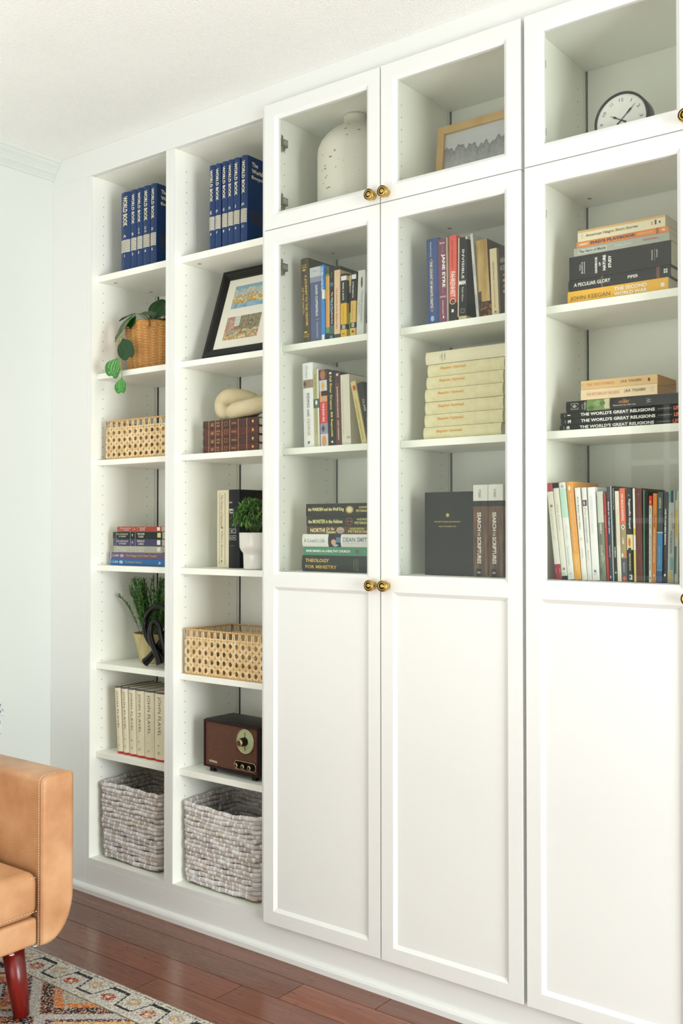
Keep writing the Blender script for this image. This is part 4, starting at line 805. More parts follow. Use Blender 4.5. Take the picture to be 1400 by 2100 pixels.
# --- trailing plant in a woven pot
def blade_leaf(s, base, tip, width, nrm, notch=.14, light=None, dark=None, m=0, fold=.10, **kw):
    """broad leaf, pointed at the stem, two rounded lobes with a notch at the far end"""
    base, tip, nrm = Vector(base), Vector(tip), Vector(nrm).normalized(); ax = tip - base; L_ = ax.length; ax.normalize()
    side = ax.cross(nrm).normalized(); nrm = side.cross(ax).normalized(); i = len(s.v); NS, NR = 56, 10
    def outline(th):          # th = 0 at the far end, pi at the stem
        a_ = abs(th); r_ = 1 - notch * 1.25 * math.exp(-(a_ / .30) ** 2) + .05 * math.exp(-((a_ - .75) / .5) ** 2)
        x = math.sin(th) * r_ * (1 - .22 * max(0, (a_ - 1.9) / 1.24)); y = .56 + .46 * math.cos(th) * r_ + (-.10 * max(0, (a_ - 2.5) / .64) ** 2)
        return x * width * .5, y * L_
    cx_, cy_ = 0, .56 * L_
    P = [outline(-PI + 2 * PI * k / NS) for k in range(NS)]
    def put(x, y):
        v = y / L_; u = x / (width * .5)
        off = -.16 * L_ * (v - .45) ** 2 + fold * width * abs(u) ** 1.4 + .010 * L_ * math.cos(u * 11)
        return tuple(base + ax * y + side * x + nrm * off)
    for r_ in range(NR + 1):
        for k in range(NS): f = r_ / NR; s.v.append(put(cx_ + (P[k][0] - cx_) * f, cy_ + (P[k][1] - cy_) * f))
    for r_ in range(NR):
        for k in range(NS):
            k2 = (k + 1) % NS; f = (r_ + .5) / NR; x = (P[k][0] + P[k2][0]) / 2 * f; y = cy_ + ((P[k][1] + P[k2][1]) / 2 - cy_) * f
            v = max(.02, min(.98, y / L_)); wv = max(.1, math.sin(PI * v ** .85) ** .7) * width * .5; q = abs(x / wv)
            vein = min(abs(q - .0), abs(q - .34), abs(q - .66)) < .055
            s.f.append((i + r_ * NS + k, i + r_ * NS + k2, i + (r_ + 1) * NS + k2, i + (r_ + 1) * NS + k)); s.m.append(m); s.sm.append(True)
            s.c.append(H(light if vein else dark, .05) if light else None)
LEAFM = attr_mat('waxy_leaf', .32)
t = thing('trailing_plant', 'trailing green plant in a round golden wicker pot in the first bookcase', 'potted plant', (-.642, .150, 1.598))
o0 = Vector(t.location)
def rel(p): return tuple(Vector(p) - o0)
WICK = attr_mat('golden_wicker', .55, .3, 300)
s = MB(); NT = 192; rows_ = 144; i = 0
for r_ in range(rows_ + 1):
    v = r_ / rows_; base_r = .083 + .013 * v ** .8
    for k in range(NT):
        th = 2 * PI * k / NT; ph = (r_ / rows_ * 36); rowi = int(ph); fr = ph - rowi
        wv = math.cos(12 * th + PI * rowi); rad = base_r + .0024 * wv + .0018 * math.sin(PI * fr)
        if wv < -.85: rad = base_r + .001
        if v > .93: rad = base_r + .003 + .0012 * math.sin(40 * th + v * 90)
        s.v.append((rad * math.cos(th), rad * math.sin(th), .158 * v))
def wc(r_, k):
    rowi = int((r_ + .5) / rows_ * 36); wv = math.cos(12 * 2 * PI * (k + .5) / NT + PI * rowi)
    if wv < -.8: return H('#d9a868', .05)
    return H(random.choice(['#c98e4a', '#d9a564', '#b87c3a']) if rowi % 2 else '#c98f4b', .10)
s.ring_faces(0, rows_ + 1, NT, cf=wc)
i = len(s.v)
s.v += [(.093 * math.cos(2 * PI * k / NT), .093 * math.sin(2 * PI * k / NT), .158) for k in range(NT)] + [(.085 * math.cos(2 * PI * k / NT), .085 * math.sin(2 * PI * k / NT), .06) for k in range(NT)]
s.ring_faces(i, 2, NT, cf=lambda a, b: H('#8f6430', .1))
s.quad(*[(.083 * math.cos(2 * PI * k / 24), .083 * math.sin(2 * PI * k / 24), .001) for k in range(24)], c=H('#9a6c36'))
s.build('pot', WICK, t)
rim = [(.0965 * math.cos(a), .0965 * math.sin(a), .159) for a in [2 * PI * k / 60 for k in range(60)]]
MB().tube(rim, .0048, 8, closed=True, cf=lambda a, b: H('#d39a55' if (a + b) % 3 else '#b57f3e', .08)).build('rim', WICK, t)
MB().tube([(.060, -.079, .162), (.062, -.086, .150), (.060, -.084, .138)], .006, 6, c=H('#c99450')).build('closure_loop', WICK, t)
s = MB(); s.quad(*[(.086 * math.cos(2 * PI * k / 24), .086 * math.sin(2 * PI * k / 24), .145) for k in range(24)], c=H('#3a2c1c')); s.build('soil', mat('#33281b', .9), t)
s = MB(); SG = H('#8fa04a')
for pth in ([(-.60, .10, 1.755), (-.621, .06, 1.783), (-.645, .035, 1.755), (-.661, .015, 1.70), (-.658, .008, 1.665), (-.650, .002, 1.64), (-.6515, 0, 1.632)],
            [(-.658, .008, 1.665), (-.640, .004, 1.62), (-.630, 0, 1.585), (-.625, -.001, 1.573), (-.628, -.002, 1.566)],
            [(-.655, .012, 1.685), (-.649, .014, 1.705), (-.647, .018, 1.697)],
            [(-.60, .12, 1.75), (-.595, .10, 1.775), (-.59, .11, 1.79)], [(-.60, .12, 1.75), (-.61, .09, 1.775), (-.62, .07, 1.785)], [(-.61, .11, 1.75), (-.60, .08, 1.77), (-.615, .06, 1.788)]):
    s.tube([rel(p) for p in pth], .0016, 6, c=SG)
s.build('stems', attr_mat('stem_green', .5), t)
G1_, D1_ = '#7fb070', '#357a30'
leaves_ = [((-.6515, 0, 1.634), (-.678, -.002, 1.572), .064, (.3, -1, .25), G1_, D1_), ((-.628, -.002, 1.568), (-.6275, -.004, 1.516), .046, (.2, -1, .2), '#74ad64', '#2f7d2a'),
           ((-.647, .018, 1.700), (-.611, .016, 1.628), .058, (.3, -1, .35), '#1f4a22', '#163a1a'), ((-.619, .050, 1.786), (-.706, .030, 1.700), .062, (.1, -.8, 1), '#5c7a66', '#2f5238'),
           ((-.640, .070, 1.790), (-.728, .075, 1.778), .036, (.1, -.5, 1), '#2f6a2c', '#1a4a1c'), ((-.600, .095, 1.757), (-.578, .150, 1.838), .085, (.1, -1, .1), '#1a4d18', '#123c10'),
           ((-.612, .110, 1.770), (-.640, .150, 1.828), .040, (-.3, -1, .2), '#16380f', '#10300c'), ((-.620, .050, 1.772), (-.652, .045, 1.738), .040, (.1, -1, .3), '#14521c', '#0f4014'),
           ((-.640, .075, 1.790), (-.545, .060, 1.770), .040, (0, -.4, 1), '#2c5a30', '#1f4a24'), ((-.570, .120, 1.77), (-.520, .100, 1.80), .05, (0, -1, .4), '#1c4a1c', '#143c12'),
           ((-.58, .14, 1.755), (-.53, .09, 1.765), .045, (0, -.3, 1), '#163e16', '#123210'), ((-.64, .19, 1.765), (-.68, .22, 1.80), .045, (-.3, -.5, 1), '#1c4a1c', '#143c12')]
for (a_, b_2, w_, n_, lg, dk) in leaves_:
    s = MB(); blade_leaf(s, rel(a_), rel(b_2), w_, n_, notch=.20, light=lg, dark=dk)
    s.build('leaf', LEAFM, t, recalc=False)
# --- cane baskets
CANE = attr_mat('natural_cane', .5, .3, 400)
def cane_basket(label, x, y, z, W_, D_, Hh, rz=0):
    t = thing('cane_basket', label, 'basket', (x, y, z), (0, 0, R(rz)), 'open weave cane baskets')
    def panel(name, O, U, L_):
        """O origin, U unit horizontal direction, panel length L_"""
        U = Vector(U); Nn = U.cross(Vector((0, 0, 1))); s = MB()
        nx = round(L_ / .0255); px = L_ / nx; top = Hh - .026; nz = 4; pz = (top - .003) / nz
        def strip(p, q, w_, dep, col):
            p, q = Vector(p), Vector(q); d = (q - p); 
            if d.length < .001: return
            d.normalize(); n2 = Vector((-d.y, d.x)); a = [p + n2 * w_ / 2, p - n2 * w_ / 2, q - n2 * w_ / 2, q + n2 * w_ / 2]
            f = [Vector(O) + U * v.x + Vector((0, 0, v.y)) + Nn * (dep + .0004) for v in a]; g = [v - Nn * .0011 for v in f]
            s.quad(*[tuple(v) for v in f], c=col); s.quad(*[tuple(v) for v in g[::-1]], c=col)
            for k in range(4): k2 = (k + 1) % 4; s.quad(tuple(f[k]), tuple(g[k]), tuple(g[k2]), tuple(f[k2]), c=col)
        cc = lambda: H(random.choice(['#e2c492', '#e6ca9c', '#dab880', '#ebd2a6']), .06)
        for k in range(nx + 1):
            for d_ in (-.0044, .0044):
                xx = min(max(k * px + d_, .0022), L_ - .0022); strip((xx, 0), (xx, top + .006), .0044, .0006, cc()); xt = min(max(k * px + d_ * .55, .0022), L_ - .0022); strip((xx, top + .004), (xt, Hh - .001), .0042, .0008, cc())
        for k in range(nz + 1):
            for d_ in (-.0042, .0042):
                zz_ = min(max(k * pz + .002 + d_, .002), top + .004); strip((0, zz_), (L_, zz_), .0042, -.0002, cc())
        for i_ in range(nx):
            for j_ in range(nz):
                cxm, czm = (i_ + .5) * px, (j_ + .5) * pz + .002
                for sx in (-1, 1):
                    for sz in (-1, 1):
                        # diagonals cut each corner so the opening becomes an octagon
                        strip((cxm + sx * px / 2, czm + sz * .0012), (cxm + sx * .0012, czm + sz * pz / 2), 0.0066, .0011 if sx * sz > 0 else .0016, cc())
        return s.build(name, CANE, t, recalc=False)
    panel('front_panel', (0, 0, 0), (1, 0, 0), W_); panel('back_panel', (W_, D_, 0), (-1, 0, 0), W_)
    panel('left_panel', (0, D_, 0), (0, -1, 0), D_); panel('right_panel', (W_, 0, 0), (0, 1, 0), D_)
    cf = lambda a, b: H('#dcb47a' if a % 3 else '#b98a4c', .08)
    s = MB()
    P = []
    for (a, b_2, ln) in (((0, 0), (W_, 0), W_), ((W_, 0), (W_, D_), D_), ((W_, D_), (0, D_), W_), ((0, D_), (0, 0), D_)):
        n_ = int(ln / .004)
        P += [(a[0] + (b_2[0] - a[0]) * k / n_, a[1] + (b_2[1] - a[1]) * k / n_, Hh) for k in range(n_)]
    s.tube(P, .0030, 7, closed=True, cf=cf); s.build('rim', CANE, t, recalc=False)
    s = MB(); s.tube([(p[0], p[1], .003) for p in P], .0026, 6, closed=True, cf=cf); s.build('base_rim', CANE, t, recalc=False)
    MB().box(.003, W_ - .003, .003, D_ - .003, .001, .003, c=H('#b98f54')).build('base', CANE, t)
    return t
cane_basket('open weave cane basket in the first bookcase above the small stack of paperbacks', -.7475, .036, 1.3135, .315, .20, .124)
cane_basket('open weave cane basket in the second bookcase above the brown radio', -.370, .034, .6465, .330, .205, .134)
# --- cream link sculpture
CER = noise_mat('cream_ceramic', '#cdbf98', '#d6c9a4', 18, .62, bump=.15, bscale=200)
t = thing('link_sculpture', 'cream ceramic two link chain sculpture on top of the brown leather volumes', 'sculpture', (-.215, .115, LEATHER_TOP))
def link(pts_, name):
    n_ = len(pts_); out = []
    for k in range(n_ * 8):
        f = k / 8; i1 = int(f); u = f - i1; p0, p1, p2, p3 = [Vector(pts_[(i1 + d) % n_]) for d in (-1, 0, 1, 2)]
        out.append(.5 * ((2 * p1) + (-p0 + p2) * u + (2 * p0 - 5 * p1 + 4 * p2 - p3) * u * u + (-p0 + 3 * p1 - 3 * p2 + p3) * u ** 3))
    return MB().tube(out, .0250, 20, closed=True).build(name, CER, t, recalc=False)
link([(-.058, -.02, .055), (-.045, -.022, .026), (-.010, .0, .0235), (.024, .026, .036), (.026, .022, .060), (-.005, -.008, .073), (-.035, -.022, .072)], 'left_link')
link([(.002, -.034, .024), (.035, -.046, .028), (.085, -.040, .034), (.112, -.006, .044), (.100, .034, .054), (.060, .040, .056), (.018, .008, .048), (-.004, -.014, .034)], 'right_link')
# --- leafy plant in a white pot
def quill(s, base, d, L_, w_, col, bend=None, up=Vector((0, 0, 1))):
    d = Vector(d).normalized(); b0 = Vector(base); sd = d.cross(up)
    if sd.length < .05: sd = Vector((1, 0, 0))
    sd.normalize(); n_ = sd.cross(d); bd_ = bend if bend is not None else -.12
    p1 = b0 + d * L_ * .5 + n_ * (-bd_ * L_ * .3); p2 = b0 + d * L_ + Vector((0, 0, bd_ * L_))
    s.quad(tuple(b0 - sd * w_ * .25), tuple(b0 + sd * w_ * .25), tuple(p1 + sd * w_ * .5), tuple(p1 - sd * w_ * .5), c=col)
    s.quad(tuple(p1 - sd * w_ * .5), tuple(p1 + sd * w_ * .5), tuple(p2 + sd * w_ * .08), tuple(p2 - sd * w_ * .08), c=col)
t = thing('potted_plant', 'small bushy green plant in a glossy white stepped pot beside two tall books', 'potted plant', (-.127, .080, .9675))
PW_ = mat('#e4e3da', .12)
MB().lathe([(.0001, 0), (.031, 0), (.0325, .003), (.0335, .040), (.0345, .048), (.041, .056), (.0445, .066), (.0455, .105), (.0450, .1075), (.0425, .1075), (.0415, .098), (.0001, .096)], 0, 0, 0, 56).build('pot', PW_, t)
s = MB(); rnd = random.Random(3)
for q in range(330):
    a = rnd.uniform(0, 2 * PI); e = math.asin(rnd.uniform(-.35, 1)); rr_ = .053 * rnd.uniform(.62, 1.0)
    d = Vector((math.cos(a) * math.cos(e), math.sin(a) * math.cos(e), math.sin(e))); c = Vector((-.006, -.005, .150)) + Vector((d.x * rr_ * 1.12, d.y * rr_ * 1.05, d.z * rr_ * .98))
    if c.z < .100 and math.hypot(c.x, c.y) < .05: c.z = .104
    base_c = rnd.choice(['#4f7a34', '#6a9a48', '#3b6428', '#7fa85a', '#456f30'])
    for k in range(6):
        dd = d * .75 + Vector((rnd.uniform(-1, 1), rnd.uniform(-1, 1), rnd.uniform(-1, 1))) * .8
        quill(s, c, dd, rnd.uniform(.011, .019), .0034, H(base_c, .2), rnd.uniform(-.3, .05))
s.build('foliage', attr_mat('bushy_leaf', .45), t, recalc=False)
s = MB()
for q in range(26):
    a = 2 * PI * q / 26; s.tube([(0, 0, .095), (.02 * math.cos(a), .02 * math.sin(a), .125), (.04 * math.cos(a * 1.3), .04 * math.sin(a * 1.3), .15 + .02 * math.sin(q * 2.1))], .0011, 5, c=H('#56702f'))
s.build('stems', attr_mat('bushy_stem', .5), t, recalc=False)
# --- rosemary plant
t = thing('potted_plant', 'tall feathery green rosemary like plant in a tan tapered pot behind the black sculpture', 'potted plant', (-.645, .157, .6462))
POTM = noise_mat('streaked_tan_clay', '#b5a569', '#cfc192', 22, .7, bump=.2, stretch=(3, 3, .5))
MB().lathe([(.0001, 0), (.045, 0), (.047, .003), (.0695, .094), (.0705, .097), (.0665, .097), (.063, .086), (.0001, .084)], 0, 0, 0, 56).build('pot', POTM, t)
s = MB(); st_ = MB(); rnd = random.Random(11)
stems_ = []
for q in range(84):
    a = rnd.uniform(0, 2 * PI); r0 = rnd.uniform(.005, .045); r1 = r0 + rnd.uniform(.02, .062); hh = rnd.uniform(.155, .205) if q % 3 else rnd.uniform(.11, .16)
    p0 = Vector((r0 * math.cos(a), r0 * math.sin(a), .084)); p2 = Vector((r1 * math.cos(a + .3), r1 * math.sin(a + .3), .084 + hh)); p2.y = min(p2.y, .088); p2.x = max(p2.x, -.100)
    p1 = (p0 + p2) / 2 + Vector((rnd.uniform(-.008, .008), rnd.uniform(-.008, .008), .01)); stems_.append((p0, p1, p2))
stems_.append((Vector((-.04, -.03, .10)), Vector((-.075, -.05, .205)), Vector((-.112, -.060, .214))))
for (p0, p1, p2) in stems_:
    path = [(1 - u) ** 2 * p0 + 2 * u * (1 - u) * p1 + u * u * p2 for u in [k / 14 for k in range(15)]]
    path = [Vector((p.x, p.y, min(p.z, .277))) for p in path]
    st_.tube([tuple(p) for p in path], .0010, 5, c=H('#4a5a2c'))
    nn = 84
    for k in range(nn):
        u = .12 + .88 * k / nn; p = (1 - u) ** 2 * p0 + 2 * u * (1 - u) * p1 + u * u * p2; p.z = min(p.z, .277)
        dr = (p2 - p0).normalized() * .6 + Vector((rnd.uniform(-1, 1), rnd.uniform(-1, 1), rnd.uniform(-.3, .6)))
        if p.z > .272: dr.z = min(dr.z, 0)
        quill(s, p, dr, rnd.uniform(.013, .022), .0030, H(rnd.choice(['#487a36', '#639a4a', '#345f2a', '#7cab5c', '#528643']), .2), rnd.uniform(-.25, .0))
s.build('foliage', attr_mat('needle_leaf', .45), t, recalc=False); st_.build('stems', attr_mat('woody_stem', .6), t, recalc=False)
# --- black knot sculpture
def spline(P, n_=10):
    P = [Vector(p) for p in P]; P = [2 * P[0] - P[1]] + P + [2 * P[-1] - P[-2]]; out = []
    for i_ in range(1, len(P) - 2):
        for k in range(n_):
            u = k / n_; p0, p1, p2, p3 = P[i_ - 1:i_ + 3]
            out.append(.5 * ((2 * p1) + (-p0 + p2) * u + (2 * p0 - 5 * p1 + 4 * p2 - p3) * u * u + (-p0 + 3 * p1 - 3 * p2 + p3) * u ** 3))
    return out + [P[-2]]
t = thing('knot_sculpture', 'glossy black looped knot sculpture standing in front of the tan plant pot', 'sculpture', (-.545, .078, .6462))
BG = mat('#0e0d0d', .12)
P1 = [(-.045, -.010, .013), (-.022, -.008, .032), (.005, -.004, .062), (.030, .002, .100), (.046, .006, .140), (.040, .008, .172), (.016, .008, .190), (-.015, .006, .188), (-.042, .004, .172), (-.060, .002, .142), (-.058, 0, .110), (-.042, 0, .084), (-.020, .006, .062), (.004, .014, .044), (.024, .016, .022), (.034, .014, .013)]
s = MB(); q = spline(P1); s.tube([tuple(p) for p in q], [.0120 - .0052 * math.sin(PI * k / (len(q) - 1)) ** .6 for k in range(len(q))], 16, flat=1.25, up=(0, 1, 0)); s.build('outer_loop', BG, t, recalc=False)
P2 = [(.030, -.016, .013), (.018, -.016, .040), (0, -.018, .072), (-.012, -.018, .104), (-.010, -.016, .132), (.004, -.012, .144), (.020, -.010, .132), (.026, -.008, .104), (.036, -.004, .066), (.050, 0, .030), (.058, .004, .013)]
s = MB(); q = spline(P2); s.tube([tuple(p) for p in q], [.0105 - .003 * math.sin(PI * k / (len(q) - 1)) ** .6 for k in range(len(q))], 16, flat=1.25, up=(0, 1, 0)); s.build('inner_loop', BG, t, recalc=False)
# --- table radio
t = thing('table_radio', 'dark brown wooden table radio with round green dial in the second bookcase', 'radio', (-.3165, .057, .3562), (0, 0, R(-3.2)))
RW, RD, RH = .240, .126, .146; z1_ = .012
CASE = mat('#211a19', .4)
s = rbox(0, RW, .004, RD, z1_, z1_ + RH, .007, 4)
s.build('body', CASE, t)
fr = .008
ring = MB(); O_ = [(.003, z1_ + .003), (RW - .003, z1_ + .003), (RW - .003, z1_ + RH - .003), (.003, z1_ + RH - .003)]; I_ = [(fr, z1_ + fr), (RW - fr, z1_ + fr), (RW - fr, z1_ + RH - fr), (fr, z1_ + RH - fr)]
for k in range(4):
    k2 = (k + 1) % 4
    ring.quad((O_[k][0], .0, O_[k][1]), (O_[k2][0], .0, O_[k2][1]), (I_[k2][0], .0, I_[k2][1]), (I_[k][0], .0, I_[k][1]))
    ring.quad((I_[k][0], .0, I_[k][1]), (I_[k2][0], .0, I_[k2][1]), (I_[k2][0], .0055, I_[k2][1]), (I_[k][0], .0055, I_[k][1]))
    ring.quad((O_[k][0], .0, O_[k][1]), (O_[k2][0], .0, O_[k2][1]), (O_[k2][0], .006, O_[k2][1]), (O_[k][0], .006, O_[k][1]))
ring.build('front_frame', mat('#3b2326', .35), t)
s = MB(); gx0, gx1, gz0, gz1 = fr + .0005, RW - fr - .0005, z1_ + fr + .0005, z1_ + RH - fr - .0005
def cloth(u, v):
    i_, j_ = int(u * 112), int(v * 66)
    if (i_ + j_) % 4 == 0: return H('#8f5f40', .18)
    return H(random.choice(['#3f2218', '#4a291c', '#361c14']), .15)
grid_art(s, lambda u, v: (gx0 + (gx1 - gx0) * u, .0038, gz0 + (gz1 - gz0) * v), 112, 66, cloth); s.build('speaker_grille', ATTR, t, recalc=False)
GOLD = mat('#c9b98c', .25, .8); dxc, dzc = .184, .356 - .356 + .1115
s = MB(); s.lathe([(.0001, -.0005), (.034, -.0005)], dxc, 0, dzc, 56, axis='y'); dial = s.build('dial', mat('#b3c296', .3), t, recalc=False)
MB().lathe([(.0335, .003), (.0338, -.0016), (.0350, -.0022), (.0362, -.0012), (.0362, .003)], dxc, 0, dzc, 56, axis='y').build('dial_ring', GOLD, t, recalc=False)
s = MB()
for k in range(40):
    a = 2 * PI * k / 40
    for rr_, ln in ((.0285, .003), (.021, .0018)):
        d = Vector((math.cos(a), 0, math.sin(a))); n_ = Vector((-d.z, 0, d.x)) * .00035; c = Vector((dxc, -.0009, dzc))
        s.quad(tuple(c + d * rr_ + n_), tuple(c + d * rr_ - n_), tuple(c + d * (rr_ + ln) - n_), tuple(c + d * (rr_ + ln) + n_))
s.build('scale_marking', mat('#4b5a3a', .5), t, recalc=False)
MB().box(dxc - .0014, dxc + .0014, -.0016, -.0011, dzc - .027, dzc + .027).build('needle', mat('#b0201c', .4), t)
MB().lathe([(.0001, -.026), (.0085, -.026), (.0095, -.0255), (.0105, -.024), (.0107, -.020), (.0118, -.018), (.0128, -.004), (.0128, -.0012)], dxc, 0, dzc, 40, axis='y', mf=lambda r: 1 if r in (1, 2, 3) else (2 if r == 0 else 0)).build('tuning_knob', [mat('#241a15', .35), GOLD, mat('#5a3620', .3)], t, recalc=False)
def capsule(x0, x1, z0, z1, n_=14):
    r = (z1 - z0) / 2; c1, c2 = x0 + r, x1 - r; zc = (z0 + z1) / 2
    return [(c2 + r * math.cos(a), zc + r * math.sin(a)) for a in [-PI / 2 + PI * k / n_ for k in range(n_ + 1)]] + [(c1 + r * math.cos(a), zc + r * math.sin(a)) for a in [PI / 2 + PI * k / n_ for k in range(n_ + 1)]]
cp = capsule(.139, .229, .028, .052)
s = MB(); s.quad(*[(p[0], .0005, p[1]) for p in cp]); cpn = s.build('control_panel', mat('#2a211a', .3), t, recalc=False)
MB().tube([(p[0], .0, p[1]) for p in cp], .0012, 6, closed=True).build('panel_trim', GOLD, t, recalc=False)
for k in range(3):
    MB().lathe([(.0001, -.012), (.0048, -.012), (.0062, -.0115), (.0066, -.009), (.0070, .001)], .155 + .0275 * k, 0, .040, 28, axis='y', mf=lambda r: (2, 1, 1, 0)[r]).build('control_knob', [mat('#241a15', .35), GOLD, mat('#4a2c1c', .3)], t, recalc=False)
s = MB(); put_text(s, 'VICTROLA', 'h', .026, .062, .030, .0365, lambda q: .003, 0, .05); s.build('lettering', mat('#d9d2bd', .4), t, recalc=False)
for fx in (.018, .200):
    for fy2 in (.012, .105): MB().box(fx, fx + .018, fy2, fy2 + .012, 0, z1_ + .001).build('foot', mat('#151312', .6), t, bevel=.001)
# --- seagrass baskets
SEA = attr_mat('whitewashed_seagrass', .8, .5, 500)
def scl(c, k): return (c[0] * k, c[1] * k, c[2] * k, 1)
def rope_basket(label, x, y, z, W_, D_, Hh, seed, sag=0, hole=False, flare=0.0):
    rnd = random.Random(seed); t = thing('rope_basket', label, 'basket', (x, y, z), (0, 0, 0), 'whitewashed woven rope baskets')
    nr = 18; rad = Hh / nr / 2; rc = .016
    def loop(inset, zc, k):
        P = []; fl_ = flare * (zc / Hh - .5)
        x0, x1, y0_, y1_ = inset - fl_, W_ - inset + fl_, inset - fl_ * .3, D_ - inset
        for (cx_, cy_, a0) in ((x1 - rc, y0_ + rc, -90), (x1 - rc, y1_ - rc, 0), (x0 + rc, y1_ - rc, 90), (x0 + rc, y0_ + rc, 180)):
            for q in range(4): a = R(a0 + 90 * q / 3); P.append(Vector((cx_ + rc * math.cos(a), cy_ + rc * math.sin(a), zc)))
        out = []
        for i_ in range(len(P)):
            a, b_2 = P[i_], P[(i_ + 1) % len(P)]; n_ = max(1, int((b_2 - a).length / .0045))
            for q in range(n_): out.append(a.lerp(b_2, q / n_))
        return out
    s = MB(); i0 = 0
    nn = 11
    for k in range(nr):
        zc = rad + k * 2 * rad
        Lp = loop(rad * .9, zc, k); n_ = len(Lp); per = 6; ph = rnd.randint(0, 5); fib = [[rnd.uniform(.76, 1.08) for _ in range(11)] for _ in range(600)]; K = []
        cols = []; cur = '#a3978d'
        for j_ in range(n_):
            p = Lp[j_].copy(); sx = p.x / W_
            lift = -sag * math.sin(PI * min(1, max(0, sx))) * (k / nr) ** 2 * (1 if p.y < D_ * .5 else .3)
            p.z += .0016 * math.sin(j_ * .13 + k * 1.7) + lift + .0012 * math.sin(j_ * .41 + k)
            p.x += .0022 * math.sin(k * 1.3 + j_ * .05); p.y += .0016 * math.sin(k * 2.1 + j_ * .09)
            K.append(p)
            if j_ % per == 0: cur = rnd.choice(['#d3cdc8', '#dcd7d3', '#c9c0ba', '#e2ddda', '#d3c4b7', '#d0c9c6', '#e6e2df'])
            cols.append(cur)
        isst = [(j_ + ph) % per == 0 for j_ in range(n_)]
        rads = [rad * 1.12 * (1.07 if isst[j_] else (.90 if isst[(j_ + 1) % n_] or isst[j_ - 1] else .99 + rnd.uniform(-.05, .05))) for j_ in range(n_)]
        if hole and 12 <= k <= 14:
            keep = [not (abs(p.x - (.0)) < .02 and D_ * .28 < p.y < D_ * .66) for p in K]
            segs = []; cur_s = []
            st0 = keep.index(False)
            for q in range(n_):
                j_ = (st0 + q) % n_
                if keep[j_]: cur_s.append(j_)
                elif cur_s: segs.append(cur_s); cur_s = []
            if cur_s: segs.append(cur_s)
            for sg in segs:
                s.tube([K[j_] for j_ in sg], [rads[j_] for j_ in sg], nn, cf=lambda a, b, sg=sg: scl(H('#f2eeea' if isst[sg[min(a, len(sg) - 1)]] else cols[sg[min(a, len(sg) - 1)]], .05), fib[a // 6][b]), up=(0, 0, 1), flat=.85)
        else:
            s.tube(K, rads, nn, closed=True, cf=lambda a, b: scl(H('#f2eeea' if isst[a] else cols[a], .05), 1 if isst[a] else fib[a // 6][b]), up=(0, 0, 1), flat=.85)
    s.build('woven_wall', SEA, t, recalc=False)
    MB().box(rad * 1.2, W_ - rad * 1.2, rad * 1.2, D_ - rad * 1.2, .001, .007, c=H('#8f857d')).build('base', SEA, t)
    return t
rope_basket('whitewashed rope basket at the bottom of the first bookcase', -.764, .027, .0215, .285, .240, .240, 4, flare=.012)
rope_basket('larger whitewashed rope basket with handle slot at the bottom of the second bookcase', -.375, .027, .0215, .312, .238, .243, 9, sag=.012, hole=True, flare=.006)
# ================================================================== LOUNGE CORNER
# rug: woven cells coloured by pattern
def rugcol(x, y):
    d = -.385 - y                       # distance in from the edge
    u = x + .9
    P_ = .148
    n = random.random()
    ivory = ['#c9c4b6', '#bdb8ab', '#d2cdc0', '#aca79d']
    if d < .008: return H(random.choice(['#b5b2a8', '#8f8e88', '#c4c1b6']), .1)
    if d < .110:
        if .012 < d < .015 and n < .6: return H('#6f6e69', .2)
        # black meander
        ph = (u % P_) / P_; lo, hi = .028, .086
        if ph < .42: zc = lo
        elif ph < .52: zc = lo + (hi - lo) * (ph - .42) / .10
        elif ph < .90: zc = hi
        else: zc = hi - (hi - lo) * (ph - .90) / .10
        th = .0042
        if abs(d - zc) < (th if (.03 < (ph % .5) < .42) else .009): return H('#1c1d20', .3) if n < .93 else H('#6f6e69')
        # flowers
        fx = (ph - .20) * P_ if ph < .47 else (ph - .70) * P_
        fz = (d - .068) if ph < .47 else (d - .045)
        r_ = math.hypot(fx, fz * 1.2)
        if r_ < .007: return H(random.choice(['#c9a54c', '#d8cdb4']), .1)
        if r_ < .022 and n < .8: return H(random.choice(['#8f2f36', '#a8443c', '#6a2438', '#c9603c', '#b9b3a4']) if ph < .47 else random.choice(['#a9a59a', '#c98a5c', '#8c8b84', '#c9c4b6']), .15)
        return H(random.choice(ivory), .1) if n < .9 else H('#8f8c85', .1)
    if d < .116: return H(random.choice(['#55534f', '#7a776f', '#8c5a3c']), .2)
    e = d - .116; q = .42
    if n < .22: return H(random.choice(['#b5b2a8', '#9f9c94', '#c4b8a0', '#8c8a84']), .12)
    a = abs(((u + .13) % q) - q / 2); b = abs(((e + .06) % .36) - .18); rr_ = a * .8 + b
    if rr_ < .018: return H('#1c1d22', .2)
    if rr_ < .050: return H(random.choice(['#b5b1a8', '#c4c0b6', '#a3a099']), .1)
    if rr_ < .060: return H('#3a2a38', .3)
    if rr_ < .105: return H(random.choice(['#b3583a', '#c4683c', '#9a3c34', '#c98a4c', '#8f3440', '#b58a72']), .15)
    if rr_ < .125: return H(random.choice(['#d0a14e', '#c98a3c', '#d8bd84']), .12)
    if rr_ < .140: return H(random.choice(['#4a2838', '#6a2c3c']), .2)
    if rr_ < .175: return H(random.choice(['#b8b4ab', '#c4c0b8', '#9f9c96', '#aaa79e']), .1)
    if rr_ < .215: return H(random.choice(['#15161a', '#1c1d22', '#15161a', '#b95a2c']), .2)
    if rr_ < .245: return H(random.choice(['#c8702c', '#d08a3c', '#b85434']), .12)
    return H(random.choice(['#9f9c94', '#b5b2a8', '#c4b07c', '#8c8a84']), .12)
s = MB(); cs = .0037; x0_, x1_ = -.86, .90; ny = 240
nxc = int((x1_ - x0_) / cs)
i = len(s.v)
